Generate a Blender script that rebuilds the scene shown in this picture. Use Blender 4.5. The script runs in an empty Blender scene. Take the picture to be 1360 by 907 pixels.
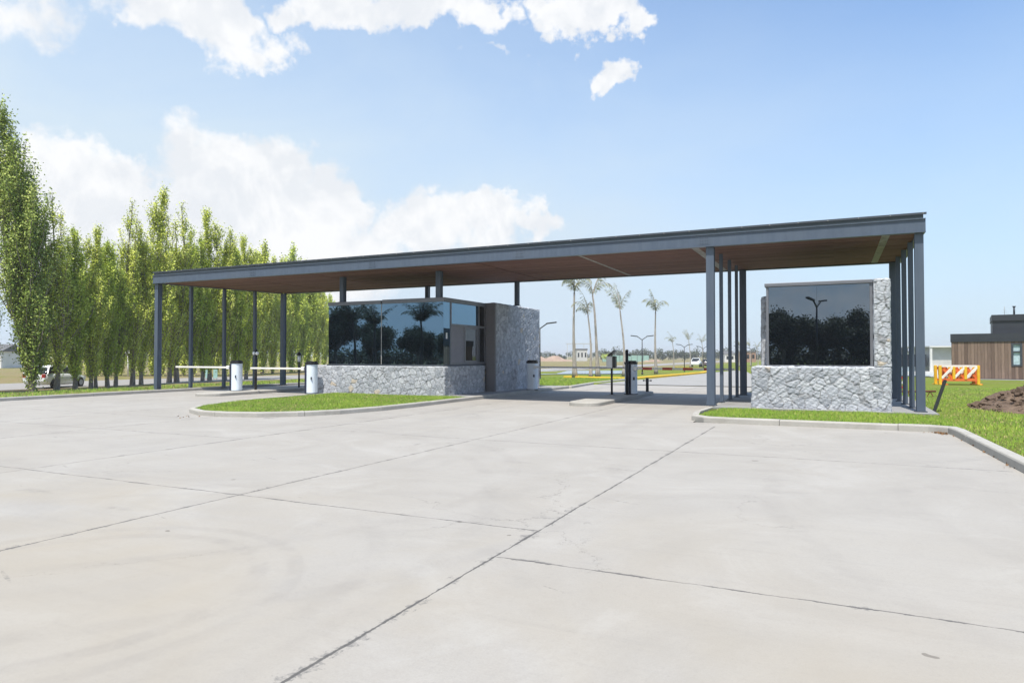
import bpy, bmesh, math, random
import numpy as np
from mathutils import Vector, Matrix
R_ = math.radians
random.seed(7); np.random.seed(7)
S = bpy.context.scene
COL = S.collection

# ------------------------------------------------------------------ camera
FPX, CX, CY, EYE = 903.0, 680.0, 453.5, 1.6
YAW = R_(25.4); PITCH = math.atan((472 - 453.5) / FPX)
cam = bpy.data.cameras.new('camera'); cam.sensor_width = 36; cam.lens = FPX / 1360 * 36
cam.clip_start = .1; cam.clip_end = 12000
camo = bpy.data.objects.new('camera', cam); COL.objects.link(camo)
camo.location = (0, 0, EYE); camo.rotation_euler = (math.pi / 2 + PITCH, 0, YAW)
S.camera = camo
FW = (-math.sin(YAW), math.cos(YAW)); RT = (math.cos(YAW), math.sin(YAW))

def ray(px, py):                       # direction of a photo pixel, used to survey positions
    x = (px - CX) / FPX; y = -(py - CY) / FPX
    fw = math.cos(PITCH) - y * math.sin(PITCH); up = math.sin(PITCH) + y * math.cos(PITCH)
    return Vector((FW[0] * fw + RT[0] * x, FW[1] * fw + RT[1] * x, up))

def ss(a, b, t):
    t = min(1, max(0, (t - a) / (b - a))); return t * t * (3 - 2 * t)
def gz(x, y):                          # terrain: falls to the street on the left and gently away at the back
    d = min(1, max(0, (y - 36) / 114))
    return -0.62 * ss(-27.5, -42, x) - 0.85 * d
def at(px, py, z=None):                # survey a ground point
    zz = 0.0 if z is None else z
    for _ in range(30 if z is None else 1):
        d = ray(px, py); t = (zz - EYE) / d.z; x, y = d.x * t, d.y * t
        if z is None: zz = .5 * zz + .5 * (gz(x, y) + .08)
    return Vector((x, y, zz))
def depth(p): return p[0] * FW[0] + p[1] * FW[1]
def height(p, py):                     # real height of something standing at p whose top is seen at row py
    return (at_top(p, py) - p[2])
def at_top(p, py): return EYE + (472 - py) / FPX * depth(p)

# ------------------------------------------------------------------ node helpers
class NT:
    def __init__(s, tree): s.t = tree; s.n = tree.nodes; s.l = tree.links
    def new(s, typ, **kw):
        n = s.n.new(typ)
        for k, v in kw.items(): setattr(n, k, v)
        return n
    def link(s, a, b): s.l.new(a, b)
    def setin(s, n, i, v):
        if v is None: return
        if isinstance(v, bpy.types.NodeSocket): s.l.new(v, n.inputs[i])
        else: n.inputs[i].default_value = v
    def m(s, op, a, b=None, c=None, clamp=False):
        n = s.new('ShaderNodeMath', operation=op); n.use_clamp = clamp
        s.setin(n, 0, a); s.setin(n, 1, b); s.setin(n, 2, c); return n.outputs[0]
    def vm(s, op, a, b=None, out=0):
        n = s.new('ShaderNodeVectorMath', operation=op)
        s.setin(n, 0, a); s.setin(n, 1, b)
        return n.outputs['Value'] if op in ('DOT_PRODUCT', 'LENGTH', 'DISTANCE') else n.outputs[0]
    def noise(s, vec, scale, detail=4, rough=.5, dist=0.0, color=False):
        n = s.new('ShaderNodeTexNoise')
        if vec is not None: s.link(vec, n.inputs['Vector'])
        n.inputs['Scale'].default_value = scale; n.inputs['Detail'].default_value = detail
        n.inputs['Roughness'].default_value = rough; n.inputs['Distortion'].default_value = dist
        return n.outputs['Color'] if color else n.outputs['Fac']
    def mr(s, v, a, b, c=0.0, d=1.0, smooth=False):
        n = s.new('ShaderNodeMapRange'); n.clamp = True
        if smooth: n.interpolation_type = 'SMOOTHSTEP'
        s.setin(n, 0, v)
        for i, x in enumerate((a, b, c, d)): s.setin(n, i + 1, x)
        return n.outputs[0]
    def mix(s, f, a, b, blend='MIX'):
        n = s.new('ShaderNodeMix', data_type='RGBA', blend_type=blend)
        s.setin(n, 0, f)
        for i, v in ((6, a), (7, b)):
            if isinstance(v, tuple) and len(v) == 3: v = (*v, 1)
            s.setin(n, i, v)
        return n.outputs[2]
    def ramp(s, f, stops):
        n = s.new('ShaderNodeValToRGB'); e = n.color_ramp.elements
        while len(e) < len(stops): e.new(.5)
        for q, (p, c) in zip(e, stops): q.position = p; q.color = (*c, 1)
        s.link(f, n.inputs[0]); return n.outputs[0]
    def bump(s, h, strength, dist):
        n = s.new('ShaderNodeBump'); n.inputs['Strength'].default_value = strength
        n.inputs['Distance'].default_value = dist; s.link(h, n.inputs['Height']); return n.outputs[0]
    def attr(s, name): return s.new('ShaderNodeAttribute', attribute_name=name).outputs['Fac']
    def pos(s): return s.new('ShaderNodeNewGeometry').outputs['Position']
    def obj(s): return s.new('ShaderNodeTexCoord').outputs['Object']
    def sep(s, v):
        n = s.new('ShaderNodeSeparateXYZ'); s.link(v, n.inputs[0]); return n.outputs
    def scl(s, v, xyz):
        return s.vm('MULTIPLY', v, xyz)

def newmat(name):
    m = bpy.data.materials.new(name); m.use_nodes = True
    nt = NT(m.node_tree); bs = m.node_tree.nodes['Principled BSDF']
    return m, nt, bs
def pmat(name, col, rough=.6, metal=0., var=.12, scale=3., bump=0., bscale=60., spec=None, rvar=.08):
    m, t, b = newmat(name)
    o = t.obj(); n = t.noise(o, scale, 5, .6)
    dk = tuple(max(0, c * (1 - var)) for c in col); lt = tuple(min(1, c * (1 + var)) for c in col)
    t.link(t.mix(t.mr(n, .3, .7), dk, lt), b.inputs['Base Color'])
    t.link(t.mr(t.noise(o, scale * 2.3, 3), .3, .7, max(.02, rough - rvar), min(1, rough + rvar)), b.inputs['Roughness'])
    b.inputs['Metallic'].default_value = metal
    if spec is not None: b.inputs['Specular IOR Level'].default_value = spec
    if bump: t.link(t.bump(t.noise(o, bscale, 3), bump, .01), b.inputs['Normal'])
    return m

# ------------------------------------------------------------------ mesh builder
class MB:
    def __init__(s): s.v = []; s.f = []; s.sm = []
    def add(s, vs, fs, smooth=False):
        o = len(s.v); s.v += [tuple(v) for v in vs]
        s.f += [tuple(i + o for i in f) for f in fs]; s.sm += [smooth] * len(fs); return s
    def box(s, x0, x1, y0, y1, z0, z1, bev=0.):
        return s.obox(Vector(((x0 + x1) / 2, (y0 + y1) / 2, (z0 + z1) / 2)), ((x1 - x0) / 2, (y1 - y0) / 2, (z1 - z0) / 2), None, bev)
    def obox(s, c, h, rot=None, bev=0.):
        rot = rot or Matrix.Identity(3); c = Vector(c)
        if bev <= 0:
            vs = [c + rot @ Vector((sx * h[0], sy * h[1], sz * h[2])) for sz in (-1, 1) for sy in (-1, 1) for sx in (-1, 1)]
            return s.add(vs, [(0, 2, 3, 1), (4, 5, 7, 6), (0, 1, 5, 4), (2, 6, 7, 3), (0, 4, 6, 2), (1, 3, 7, 5)])
        bm = bmesh.new(); bmesh.ops.create_cube(bm, size=2)
        for v in bm.verts: v.co = Vector((v.co.x * h[0], v.co.y * h[1], v.co.z * h[2]))
        bmesh.ops.bevel(bm, geom=bm.edges[:], offset=min(bev, .45 * min(h)), segments=2, affect='EDGES', profile=.5)
        bm.verts.index_update()
        s.add([c + rot @ v.co for v in bm.verts], [[v.index for v in f.verts] for f in bm.faces]); bm.free(); return s
    def bar(s, a, b, w, h=None, bev=0.):       # box between two points
        a, b = Vector(a), Vector(b); d = b - a; z = d.normalized()
        up = Vector((0, 0, 1)) if abs(z.z) < .95 else Vector((0, 1, 0))
        x = up.cross(z).normalized(); y = z.cross(x)
        rot = Matrix((x, y, z)).transposed()
        return s.obox((a + b) / 2, (w / 2, (h or w) / 2, d.length / 2), rot, bev)
    def tube(s, pts, rad, n=10, cap=True, smooth=True):
        pts = [Vector(p) for p in pts]
        if not hasattr(rad, '__len__'): rad = [rad] * len(pts)
        o = len(s.v); px = None
        for i, p in enumerate(pts):
            d = (pts[min(i + 1, len(pts) - 1)] - pts[max(i - 1, 0)]).normalized()
            if px is None: px = d.orthogonal().normalized()
            else: px = (px - d * px.dot(d)).normalized()
            py = d.cross(px)
            for k in range(n):
                a = 2 * math.pi * k / n
                s.v.append(tuple(p + (px * math.cos(a) + py * math.sin(a)) * rad[i]))
        for i in range(len(pts) - 1):
            for k in range(n):
                s.f.append((o + i * n + k, o + i * n + (k + 1) % n, o + (i + 1) * n + (k + 1) % n, o + (i + 1) * n + k)); s.sm.append(smooth)
        if cap:
            s.f.append(tuple(o + k for k in reversed(range(n)))); s.sm.append(False)
            e = o + (len(pts) - 1) * n; s.f.append(tuple(e + k for k in range(n))); s.sm.append(False)
        return s
    def prism(s, poly, z0, z1, top=True, bottom=True):   # polygon in xy (ccw)
        n = len(poly)
        z0f = z0 if callable(z0) else (lambda x, y: z0); z1f = z1 if callable(z1) else (lambda x, y: z1)
        vs = [(x, y, z0f(x, y)) for x, y in poly] + [(x, y, z1f(x, y)) for x, y in poly]
        fs = [(i, (i + 1) % n, n + (i + 1) % n, n + i) for i in range(n)]
        if top: fs.append(tuple(range(n, 2 * n)))
        if bottom: fs.append(tuple(reversed(range(n))))
        return s.add(vs, fs)
    def sphere(s, c, r, n=12, sc=(1, 1, 1)):
        bm = bmesh.new(); bmesh.ops.create_uvsphere(bm, u_segments=n, v_segments=max(6, n * 2 // 3), radius=1); bm.verts.index_update()
        c = Vector(c)
        s.add([c + Vector((v.co.x * r * sc[0], v.co.y * r * sc[1], v.co.z * r * sc[2])) for v in bm.verts], [[v.index for v in f.verts] for f in bm.faces], True)
        bm.free(); return s
    def build(s, name, mat, parent=None, loc=None):
        org = Vector((0, 0, 0))
        if parent is not None:
            r = parent
            while r.parent: r = r.parent
            org = r.location
        elif loc is not None: org = Vector(loc)
        me = bpy.data.meshes.new(name)
        me.from_pydata([tuple(Vector(v) - org) for v in s.v], [], s.f)
        if any(s.sm): me.polygons.foreach_set('use_smooth', s.sm)
        me.materials.append(mat); me.update()
        o = bpy.data.objects.new(name, me); COL.objects.link(o)
        if parent is not None: o.parent = parent
        elif loc is not None: o.location = org
        return o

def np_mesh(name, V, Fq, mat, parent=None, loc=None, attrs=None, smooth=False):
    V = np.asarray(V, dtype=np.float32).copy(); Fq = np.asarray(Fq, dtype=np.int32)
    org = Vector((0, 0, 0))
    if parent is not None:
        r = parent
        while r.parent: r = r.parent
        org = r.location
    elif loc is not None: org = Vector(loc)
    V -= np.array(org, dtype=np.float32)
    me = bpy.data.meshes.new(name); k = Fq.shape[1]
    me.vertices.add(len(V)); me.vertices.foreach_set('co', V.ravel())
    me.loops.add(Fq.size); me.loops.foreach_set('vertex_index', Fq.ravel())
    me.polygons.add(len(Fq)); me.polygons.foreach_set('loop_start', np.arange(0, Fq.size, k, dtype=np.int32))
    me.polygons.foreach_set('loop_total', np.full(len(Fq), k, dtype=np.int32))
    if smooth: me.polygons.foreach_set('use_smooth', np.ones(len(Fq), dtype=bool))
    for an, av in (attrs or {}).items():
        a = me.attributes.new(an, 'FLOAT', 'POINT'); a.data.foreach_set('value', np.asarray(av, dtype=np.float32))
    me.materials.append(mat); me.update(); me.validate()
    o = bpy.data.objects.new(name, me); COL.objects.link(o)
    if parent is not None: o.parent = parent
    elif loc is not None: o.location = org
    return o

def tag(o, label, cat, group=None):
    o['label'] = label; o['category'] = cat
    if group: o['group'] = group
    return o
def thing(name, label, cat, loc=(0, 0, 0), rz=0, group=None):
    o = bpy.data.objects.new(name, None); COL.objects.link(o); o.empty_display_size = .2
    o.location = loc; o.rotation_euler = (0, 0, rz); return tag(o, label, cat, group)
def struct(o, kind='structure'): o['kind'] = kind; return o
def copy_tree(o, parent=None):
    c = o.copy(); COL.objects.link(c)
    if parent: c.parent = parent
    for ch in list(o.children): copy_tree(ch, c)
    return c
def dup(o, loc, rz, sc, label, group=None):
    c = copy_tree(o); c.location = loc; c.rotation_euler = (0, 0, rz)
    c.scale = sc if hasattr(sc, '__len__') else (sc, sc, sc); c['label'] = label
    if group: c['group'] = group
    return c
NUM = ['first', 'second', 'third', 'fourth', 'fifth', 'sixth', 'seventh', 'eighth', 'ninth', 'tenth', 'eleventh', 'twelfth', 'thirteenth', 'fourteenth', 'fifteenth', 'sixteenth',
       'seventeenth', 'eighteenth', 'nineteenth', 'twentieth', 'twenty-first', 'twenty-second', 'twenty-third', 'twenty-fourth', 'twenty-fifth', 'twenty-sixth', 'twenty-seventh', 'twenty-eighth', 'twenty-ninth', 'thirtieth', 'thirty-first', 'thirty-second']

# ------------------------------------------------------------------ materials
M = {}
m, t, b = newmat('painted_steel'); M['steel'] = m
p = t.pos(); n = t.noise(t.scl(p, (5, 5, .5)), 2.2, 6, .65); n2 = t.noise(p, .8, 4)
c = t.mix(t.mr(n, .35, .7), (.066, .09, .128), (.085, .112, .154)); c = t.mix(t.mr(n2, .5, .72, 0, .4), c, (.095, .115, .145))
t.link(c, b.inputs['Base Color']); t.link(t.mr(n, .3, .7, .36, .52), b.inputs['Roughness']); t.link(t.bump(t.noise(p, 40, 3), .06, .01), b.inputs['Normal'])
M['steel_dark'] = pmat('dark_painted_steel', (.045, .055, .07), .5, 0, .1, 2)
M['roof_edge'] = pmat('roof_edge_metal', (.035, .05, .06), .45, 0, .15, 2)
M['galv'] = pmat('galvanised_channel', (.3, .29, .28), .6, 0, .35, 6)
M['frame'] = pmat('aluminium_frame', (.16, .165, .185), .45, .2, .08, 2)
M['jamb'] = pmat('grey_jamb', (.16, .155, .165), .55, 0, .08, 1.5)
M['black'] = pmat('black_plastic', (.012, .013, .016), .4, 0, .2, 5)
M['navy'] = pmat('navy_slot', (.014, .018, .045), .4, 0, .1, 5)
M['cabinet'] = pmat('cabinet_aluminium', (.70, .77, .85), .55, 0, .05, 2)
M['white'] = pmat('white_paint', (.78, .78, .76), .45, 0, .06, 3)
M['cream_arm'] = pmat('cream_arm_paint', (.78, .76, .70), .45, 0, .06, 3)
M['red'] = pmat('red_paint', (.45, .05, .035), .5, 0, .15, 4)
M['globe'] = pmat('opal_globe', (.82, .84, .84), .3, 0, .03, 4)
M['pole_dark'] = pmat('dark_pole', (.03, .034, .036), .5, 0, .15, 3)
M['tyre'] = pmat('tyre_rubber', (.018, .018, .019), .85, 0, .2, 8)
M['rim'] = pmat('alloy_rim', (.35, .36, .38), .35, .6, .08, 5)
M['carwhite'] = pmat('white_car_paint', (.74, .77, .8), .25, 0, .03, 2)
M['cardark'] = pmat('dark_car_paint', (.05, .03, .03), .3, 0, .1, 2)
M['carglass'] = pmat('car_glass', (.012, .015, .018), .08, 0, .05, 2)
M['lamp_glass'] = pmat('headlamp_glass', (.6, .62, .64), .15, .2, .05, 3)
M['tail'] = pmat('tail_lamp_red', (.4, .02, .02), .2, 0, .05, 3)
M['yellow'] = pmat('yellow_plastic', (.72, .42, .02), .5, 0, .1, 3)
M['orange'] = pmat('orange_plastic', (.68, .14, .03), .5, 0, .12, 3)
M['offwhite'] = pmat('white_plastic', (.74, .71, .68), .5, 0, .1, 3)
M['darkclad'] = pmat('dark_metal_cladding', (.028, .032, .042), .5, 0, .12, 1.2)
M['plaster'] = pmat('grey_plaster', (.52, .52, .5), .85, 0, .12, .8, .2, 20)
M['plaster2'] = pmat('white_plaster', (.68, .67, .64), .85, 0, .1, .8, .2, 20)
M['brickpink'] = pmat('brick_wall', (.36, .22, .16), .9, 0, .15, 2, .3, 20)
M['roofgrey'] = pmat('grey_roof', (.12, .12, .125), .8, 0, .15, 1)
M['curtain'] = pmat('blue_curtain', (.42, .55, .6), .7, 0, .25, 5)
M['rust'] = pmat('rusty_steel', (.16, .06, .035), .8, .2, .3, 8)
M['turq'] = pmat('turquoise_panel', (.36, .58, .55), .5, 0, .1, 3)
M['greennet'] = pmat('green_mesh_screen', (.27, .43, .37), .9, 0, .2, .6)
M['stick'] = pmat('dead_leaf', (.2, .11, .05), .9, 0, .3, 20)
M['pier'] = pmat('concrete_footing', (.4, .39, .37), .9, 0, .12, 3, .3, 50)

def mat_trunk(name, c1, c2, sc=6):
    m, t, b = newmat(name); o = t.obj()
    n = t.noise(t.scl(o, (4, 4, .7)), sc, 6, .65, .6)
    t.link(t.mix(t.mr(n, .35, .68), c1, c2), b.inputs['Base Color']); b.inputs['Roughness'].default_value = .95
    t.link(t.bump(n, .8, .04), b.inputs['Normal']); return m
M['darkbark'] = mat_trunk('silhouette_palm_bark', (.03, .025, .02), (.09, .075, .06))  # dark copy of the palm bark: backlit shade of mirrored palms put into colour
M['bark'] = mat_trunk('poplar_bark', (.10, .085, .065), (.30, .265, .22))
M['palmbark'] = mat_trunk('palm_bark', (.25, .22, .195), (.48, .44, .4), 3)

def mat_leaf(name, dark, mid, light, trans=.45, up=.7, dry=None):
    m, t, b = newmat(name)
    a = t.attr('tint')
    c = t.ramp(a, [(0, dark), (.5, mid), (.93, light), (1, tuple(dry) if dry else light)])
    t.link(c, b.inputs['Base Color']); b.inputs['Roughness'].default_value = .55
    b.inputs['Specular IOR Level'].default_value = .25
    tr = t.new('ShaderNodeBsdfTranslucent')
    tc = t.mix(.55, c, (.42, .47, .05)); t.link(tc, tr.inputs[0])
    gn = t.new('ShaderNodeNewGeometry').outputs['Normal']
    bn_ = t.vm('NORMALIZE', t.vm('ADD', gn, (0, 0, up)))       # shading normals bent upwards so the foliage renders brighter
    t.link(bn_, b.inputs['Normal'])
    mx = t.new('ShaderNodeMixShader'); mx.inputs[0].default_value = trans * .35
    t.link(b.outputs[0], mx.inputs[1]); t.link(tr.outputs[0], mx.inputs[2])
    out = m.node_tree.nodes['Material Output']; t.link(mx.outputs[0], out.inputs[0]); return m
M['leaf_green'] = mat_leaf('poplar_leaf', (.27, .36, .05), (.50, .61, .08), (.66, .70, .2), .6)
M['leaf_yellow'] = mat_leaf('poplar_leaf_pale', (.37, .43, .06), (.60, .67, .10), (.74, .75, .26), .6)
M['leaf_dark'] = mat_leaf('poplar_leaf_deep', (.12, .175, .03), (.28, .37, .065), (.5, .55, .17), .45)
M['leaf_palm'] = mat_leaf('palm_leaf', (.14, .17, .1), (.26, .28, .18), (.42, .4, .28), .35)
M['leaf_bg'] = mat_leaf('background_leaf', (.03, .042, .02), (.045, .06, .026), (.07, .085, .04), .15)
M['grass_blade'] = mat_leaf('grass_blade', (.09, .175, .014), (.175, .31, .025), (.34, .43, .06), .4, 1.6, (.46, .38, .17))

# stone masonry: colour per stone, dark joints between; relief is in the mesh
m, t, b = newmat('rubble_stone'); M['stone'] = m
st = t.attr('stone'); ed = t.attr('joint'); p = t.pos()
base = t.ramp(st, [(0, (.35, .365, .39)), (.3, (.42, .435, .46)), (.6, (.47, .485, .51)), (.92, (.53, .54, .555)), (.93, (.5, .44, .36)), (1, (.55, .47, .37))])
n1 = t.noise(p, 9, 8, .7, .5); n2 = t.noise(p, 34, 6, .7)
c = t.mix(t.mr(n1, .3, .72), (.72, .74, .78), (1.28, 1.28, 1.28)); c = t.mix(1, base, c, 'MULTIPLY')
c = t.mix(t.mr(n2, .54, .72, 0, .5), c, (.2, .205, .22))
c = t.mix(t.mr(t.noise(p, 15, 4, .6, 1.), .62, .72, 0, .5), c, (.62, .63, .65))
c = t.mix(t.mr(ed, .0, .034, 1, 0), c, (.25, .25, .255))
t.link(c, b.inputs['Base Color']); b.inputs['Roughness'].default_value = .9
b.inputs['Specular IOR Level'].default_value = .25
t.link(t.bump(t.m('ADD', n1, t.m('MULTIPLY', n2, .5)), .9, .02), b.inputs['Normal'])

# dark reflective glass
def mat_glass(name, refl, tint, body=(.004, .005, .007)):
    m, t, b = newmat(name)
    g = t.new('ShaderNodeBsdfGlossy'); g.inputs['Color'].default_value = (*tint, 1); g.inputs['Roughness'].default_value = .004
    o = t.obj()
    t.link(t.bump(t.noise(o, .9, 2), .04, .02), g.inputs['Normal'])
    t.setin(b, 'Base Color', (*body, 1)); b.inputs['Roughness'].default_value = .6; b.inputs['Specular IOR Level'].default_value = 0
    fr = t.new('ShaderNodeFresnel'); fr.inputs[0].default_value = 1.5
    mx = t.new('ShaderNodeMixShader'); t.link(t.m('ADD', fr.outputs[0], refl, clamp=True), mx.inputs[0])
    t.link(b.outputs[0], mx.inputs[1]); t.link(g.outputs[0], mx.inputs[2])
    t.link(mx.outputs[0], m.node_tree.nodes['Material Output'].inputs[0]); return m
M['glass'] = mat_glass('dark_mirror_glass', .27, (.48, .76, 1.0))
M['glass_r'] = mat_glass('dark_tinted_glass', .19, (.68, .84, 1.0))
M['glass_door'] = mat_glass('smoked_glass', .03, (.9, .95, 1.0), (.012, .012, .014))
M['greypanel'] = pmat('grey_blind_panel', (.2, .2, .23), .6, 0, .06, 2)

# wood soffit
m, t, b = newmat('soffit_wood'); M['soffit'] = m
p = t.pos(); sp = t.sep(p)
row = t.m('FLOOR', t.m('DIVIDE', t.m('SUBTRACT', sp[1], 20.3), .124))
wn = t.new('ShaderNodeTexWhiteNoise', noise_dimensions='2D'); cb = t.new('ShaderNodeCombineXYZ')
t.link(row, cb.inputs[0]); t.link(t.m('FLOOR', t.m('DIVIDE', sp[0], 3.66)), cb.inputs[1]); t.link(cb.outputs[0], wn.inputs['Vector'])
gr = t.noise(t.scl(p, (.6, 14, 3)), 3, 6, .65, .8)
c = t.mix(wn.outputs['Value'], (.16, .088, .076), (.235, .138, .12))
c = t.mix(1, c, t.mix(t.mr(gr, .3, .7), (.6, .6, .6), (1.25, 1.2, 1.2)), 'MULTIPLY')
t.link(c, b.inputs['Base Color']); b.inputs['Roughness'].default_value = .75; b.inputs['Specular IOR Level'].default_value = .12
t.link(t.bump(gr, .25, .01), b.inputs['Normal'])

# vertical timber cladding of the house
m, t, b = newmat('timber_cladding'); M['cladding'] = m
p = t.obj(); sp = t.sep(p)
q = t.m('DIVIDE', t.m('ADD', sp[0], t.m('MULTIPLY', sp[1], .37)), .19)
wn = t.new('ShaderNodeTexWhiteNoise', noise_dimensions='1D'); t.link(t.m('FLOOR', q), wn.inputs['W'])
fr = t.m('FRACT', q)
c = t.mix(wn.outputs['Value'], (.13, .085, .065), (.25, .175, .135))
gr = t.noise(t.scl(p, (9, 9, .5)), 3, 5, .6)
c = t.mix(1, c, t.mix(t.mr(gr, .3, .7), (.7, .7, .7), (1.2, 1.2, 1.2)), 'MULTIPLY')
gap = t.m('LESS_THAN', fr, .09); c = t.mix(gap, c, (.03, .022, .018))
t.link(c, b.inputs['Base Color']); b.inputs['Roughness'].default_value = .8

# ---- concrete of the forecourt, with its sawn joints, tyre marks, stains
m, t, b = newmat('forecourt_concrete'); M['plaza'] = m
p = t.pos(); sp = t.sep(p); X, Y = sp[0], sp[1]
nb = t.noise(p, .22, 5, .6, .4); nm = t.noise(p, 1.1, 6, .62, .3); nf = t.noise(p, 22, 5, .7)
c = t.mix(t.mr(nb, .3, .7), (0.31, 0.287, 0.255), (0.345, 0.327, 0.30))
c = t.mix(t.mr(nm, .28, .75, 0, .55), c, (0.365, 0.35, 0.328))
# broom streaks and pale patches
stx = t.noise(t.scl(p, (.35, 6, 1)), 1.4, 5, .6)
c = t.mix(t.mr(stx, .56, .8, 0, .35), c, (0.256, 0.246, 0.234))
ng = t.noise(p, 75, 3, .7)
c = t.mix(1, c, t.mix(t.mr(ng, .3, .7), (.93, .93, .93), (1.05, 1.05, 1.05)), 'MULTIPLY')
pt_ = t.noise(p, .55, 7, .7, .9); c = t.mix(t.mr(pt_, .5, .62, 0, .3), c, (.27, .255, .235)); c = t.mix(t.mr(pt_, .46, .36, 0, .35), c, (.40, .385, .36))
vc = t.new('ShaderNodeTexVoronoi', feature='DISTANCE_TO_EDGE'); t.link(t.vm('ADD', p, t.scl(t.noise(p, 1.6, 5, .7, color=True), (1.1, 1.1, 0))), vc.inputs['Vector']); vc.inputs['Scale'].default_value = .23
c = t.mix(t.m('MULTIPLY', t.m('LESS_THAN', vc.outputs['Distance'], .0011), t.mr(t.noise(p, .5, 3), .5, .56, 0, .6)), c, (.14, .135, .13))
c = t.mix(t.mr(nf, .5, .78, 0, .3), c, (0.23, 0.221, 0.211))
# warm stain near the camera
wst = t.mr(t.noise(p, .32, 4, .6, .8), .4, .72, 0, .75); wst = t.m('MULTIPLY', wst, t.mr(Y, 8, 4))
c = t.mix(wst, c, (0.32, 0.282, 0.224))
# tyre arcs
def arc(cx, cy, r, w, k, a0=None):
    dx = t.m('SUBTRACT', X, cx); dy = t.m('SUBTRACT', Y, cy)
    d = t.m('SQRT', t.m('ADD', t.m('MULTIPLY', dx, dx), t.m('MULTIPLY', dy, dy)))
    mk = t.mr(t.m('ABSOLUTE', t.m('SUBTRACT', d, r)), w * .35, w, 1, 0, True)
    mk = t.m('MULTIPLY', mk, t.mr(t.noise(p, 1.7, 4, .7, .5), .38, .62))
    return t.m('MULTIPLY', mk, k * .75)
for a_ in ((-4.9, 2.9, 1.35, .1, .26), (-4.9, 2.9, 1.62, .09, .22), (-5.6, 3.2, 2.6, .12, .14), (-8.5, 6.8, 4.8, .14, .16), (-8.5, 6.8, 6.2, .14, .14), (6.5, 9., 7.2, .16, .14), (6.5, 9., 5.8, .15, .12), (-9., 22, 16., .2, .12), (-9, 22, 14.4, .2, .12), (-12, 3, 9.3, .14, .13), (-12, 3, 7.8, .14, .1)):
    c = t.mix(arc(*a_), c, (0.173, 0.161, 0.154))
# long wheel tracks in the lanes
for xl in (-9.0, -10.5, -4.3, -5.7, -19.0, -20.5, -24.0, -25.4):
    mk = t.mr(t.m('ABSOLUTE', t.m('SUBTRACT', t.m('ADD', X, t.m('MULTIPLY', t.noise(p, .15, 2), .6)), xl + .3)), .08, .3, 1, 0, True)
    mk = t.m('MULTIPLY', mk, t.m('MULTIPLY', t.mr(Y, 9, 17), t.mr(nm, .3, .7, .05, .22)))
    c = t.mix(mk, c, (0.188, 0.18, 0.176))
# dark specks and scuffs
vo = t.new('ShaderNodeTexVoronoi'); t.link(t.vm('ADD', p, t.scl(t.noise(p, 5, 2, color=True), (.25, .12, 0))), vo.inputs['Vector']); vo.inputs['Scale'].default_value = 1.35
vs = t.sep(vo.outputs['Color'])
spk = t.m('MULTIPLY', t.m('LESS_THAN', vo.outputs['Distance'], t.m('MULTIPLY', vs[1], .06)), t.m('GREATER_THAN', vs[0], .35))
c = t.mix(t.m('MULTIPLY', spk, .6), c, (0.112, 0.098, 0.083))
vo2 = t.new('ShaderNodeTexVoronoi'); t.link(t.scl(p, (1, 3.2, 1)), vo2.inputs['Vector']); vo2.inputs['Scale'].default_value = .5
v2 = t.sep(vo2.outputs['Color'])
sc_ = t.m('MULTIPLY', t.mr(vo2.outputs['Distance'], .0, t.m('MULTIPLY', v2[1], .26), 1, 0), t.m('GREATER_THAN', v2[0], .4))
sc_ = t.m('MULTIPLY', sc_, t.mr(t.noise(p, 6, 5, .75), .42, .62))
vo3 = t.new('ShaderNodeTexVoronoi'); rv = t.new('ShaderNodeVectorRotate'); rv.inputs['Angle'].default_value = .35; t.link(p, rv.inputs[0])
t.link(t.scl(rv.outputs[0], (.7, 9, 1)), vo3.inputs['Vector']); vo3.inputs['Scale'].default_value = 1.0; v3 = t.sep(vo3.outputs['Color'])
s3 = t.m('MULTIPLY', t.m('LESS_THAN', vo3.outputs['Distance'], t.m('MULTIPLY', v3[1], .17)), t.m('GREATER_THAN', v3[0], .72))
c = t.mix(t.m('MULTIPLY', s3, t.mr(nf, .45, .6, 0, .55)), c, (.13, .125, .12))
c = t.mix(t.m('MULTIPLY', sc_, .5), c, (0.15, 0.143, 0.135))
# joints
wob = t.m('MULTIPLY', t.m('SUBTRACT', t.noise(p, .9, 4, .6), .5), .09)
wob2 = t.m('MULTIPLY', t.m('SUBTRACT', t.noise(p, 11, 5, .75), .5), .03)
XW = t.m('ADD', X, t.m('ADD', t.m('MULTIPLY', wob, .5), wob2)); YW = t.m('ADD', Y, t.m('ADD', wob, wob2))
wid = t.mr(t.noise(p, 2.6, 4, .7), .35, .75, .0035, .017)
smw = t.mr(t.noise(p, 2.6, 7, .85), .5, .66, .0, .1)
jm = None; sm_ = None
XJ = [(-2.46, -9, 15.9), (-6.2, -9, 90), (-10.3, -9, 40), (-14.6, -9, 13.2), (-18.3, 5, 40), (-22.4, 5, 19.5), (6, -9, 0)]
YJ = [(5.74, -14.6, -2.46), (4.87, -2.46, 2.2), (11.45, -7.9, 2.2), (17.3, -11.7, -3.2), (-.6, -10.3, -2.46), (-1.2, -2.46, 9), (9.6, -18.3, -10.3), (12.2, -26.3, -14.6), (2.6, -20, -10.3), (17.9, -26.3, -18), (23.5, -11.7, -3.2), (30, -12, -3.3), (37, -12, -3.3), (45, -12, -3.3), (21.5, -26.3, -18)]
def seg(coord, c0, other, lo, hi):
    d = t.m('ABSOLUTE', t.m('SUBTRACT', coord, c0))
    rg = t.m('MULTIPLY', t.m('GREATER_THAN', other, lo), t.m('LESS_THAN', other, hi))
    return d, rg
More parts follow.
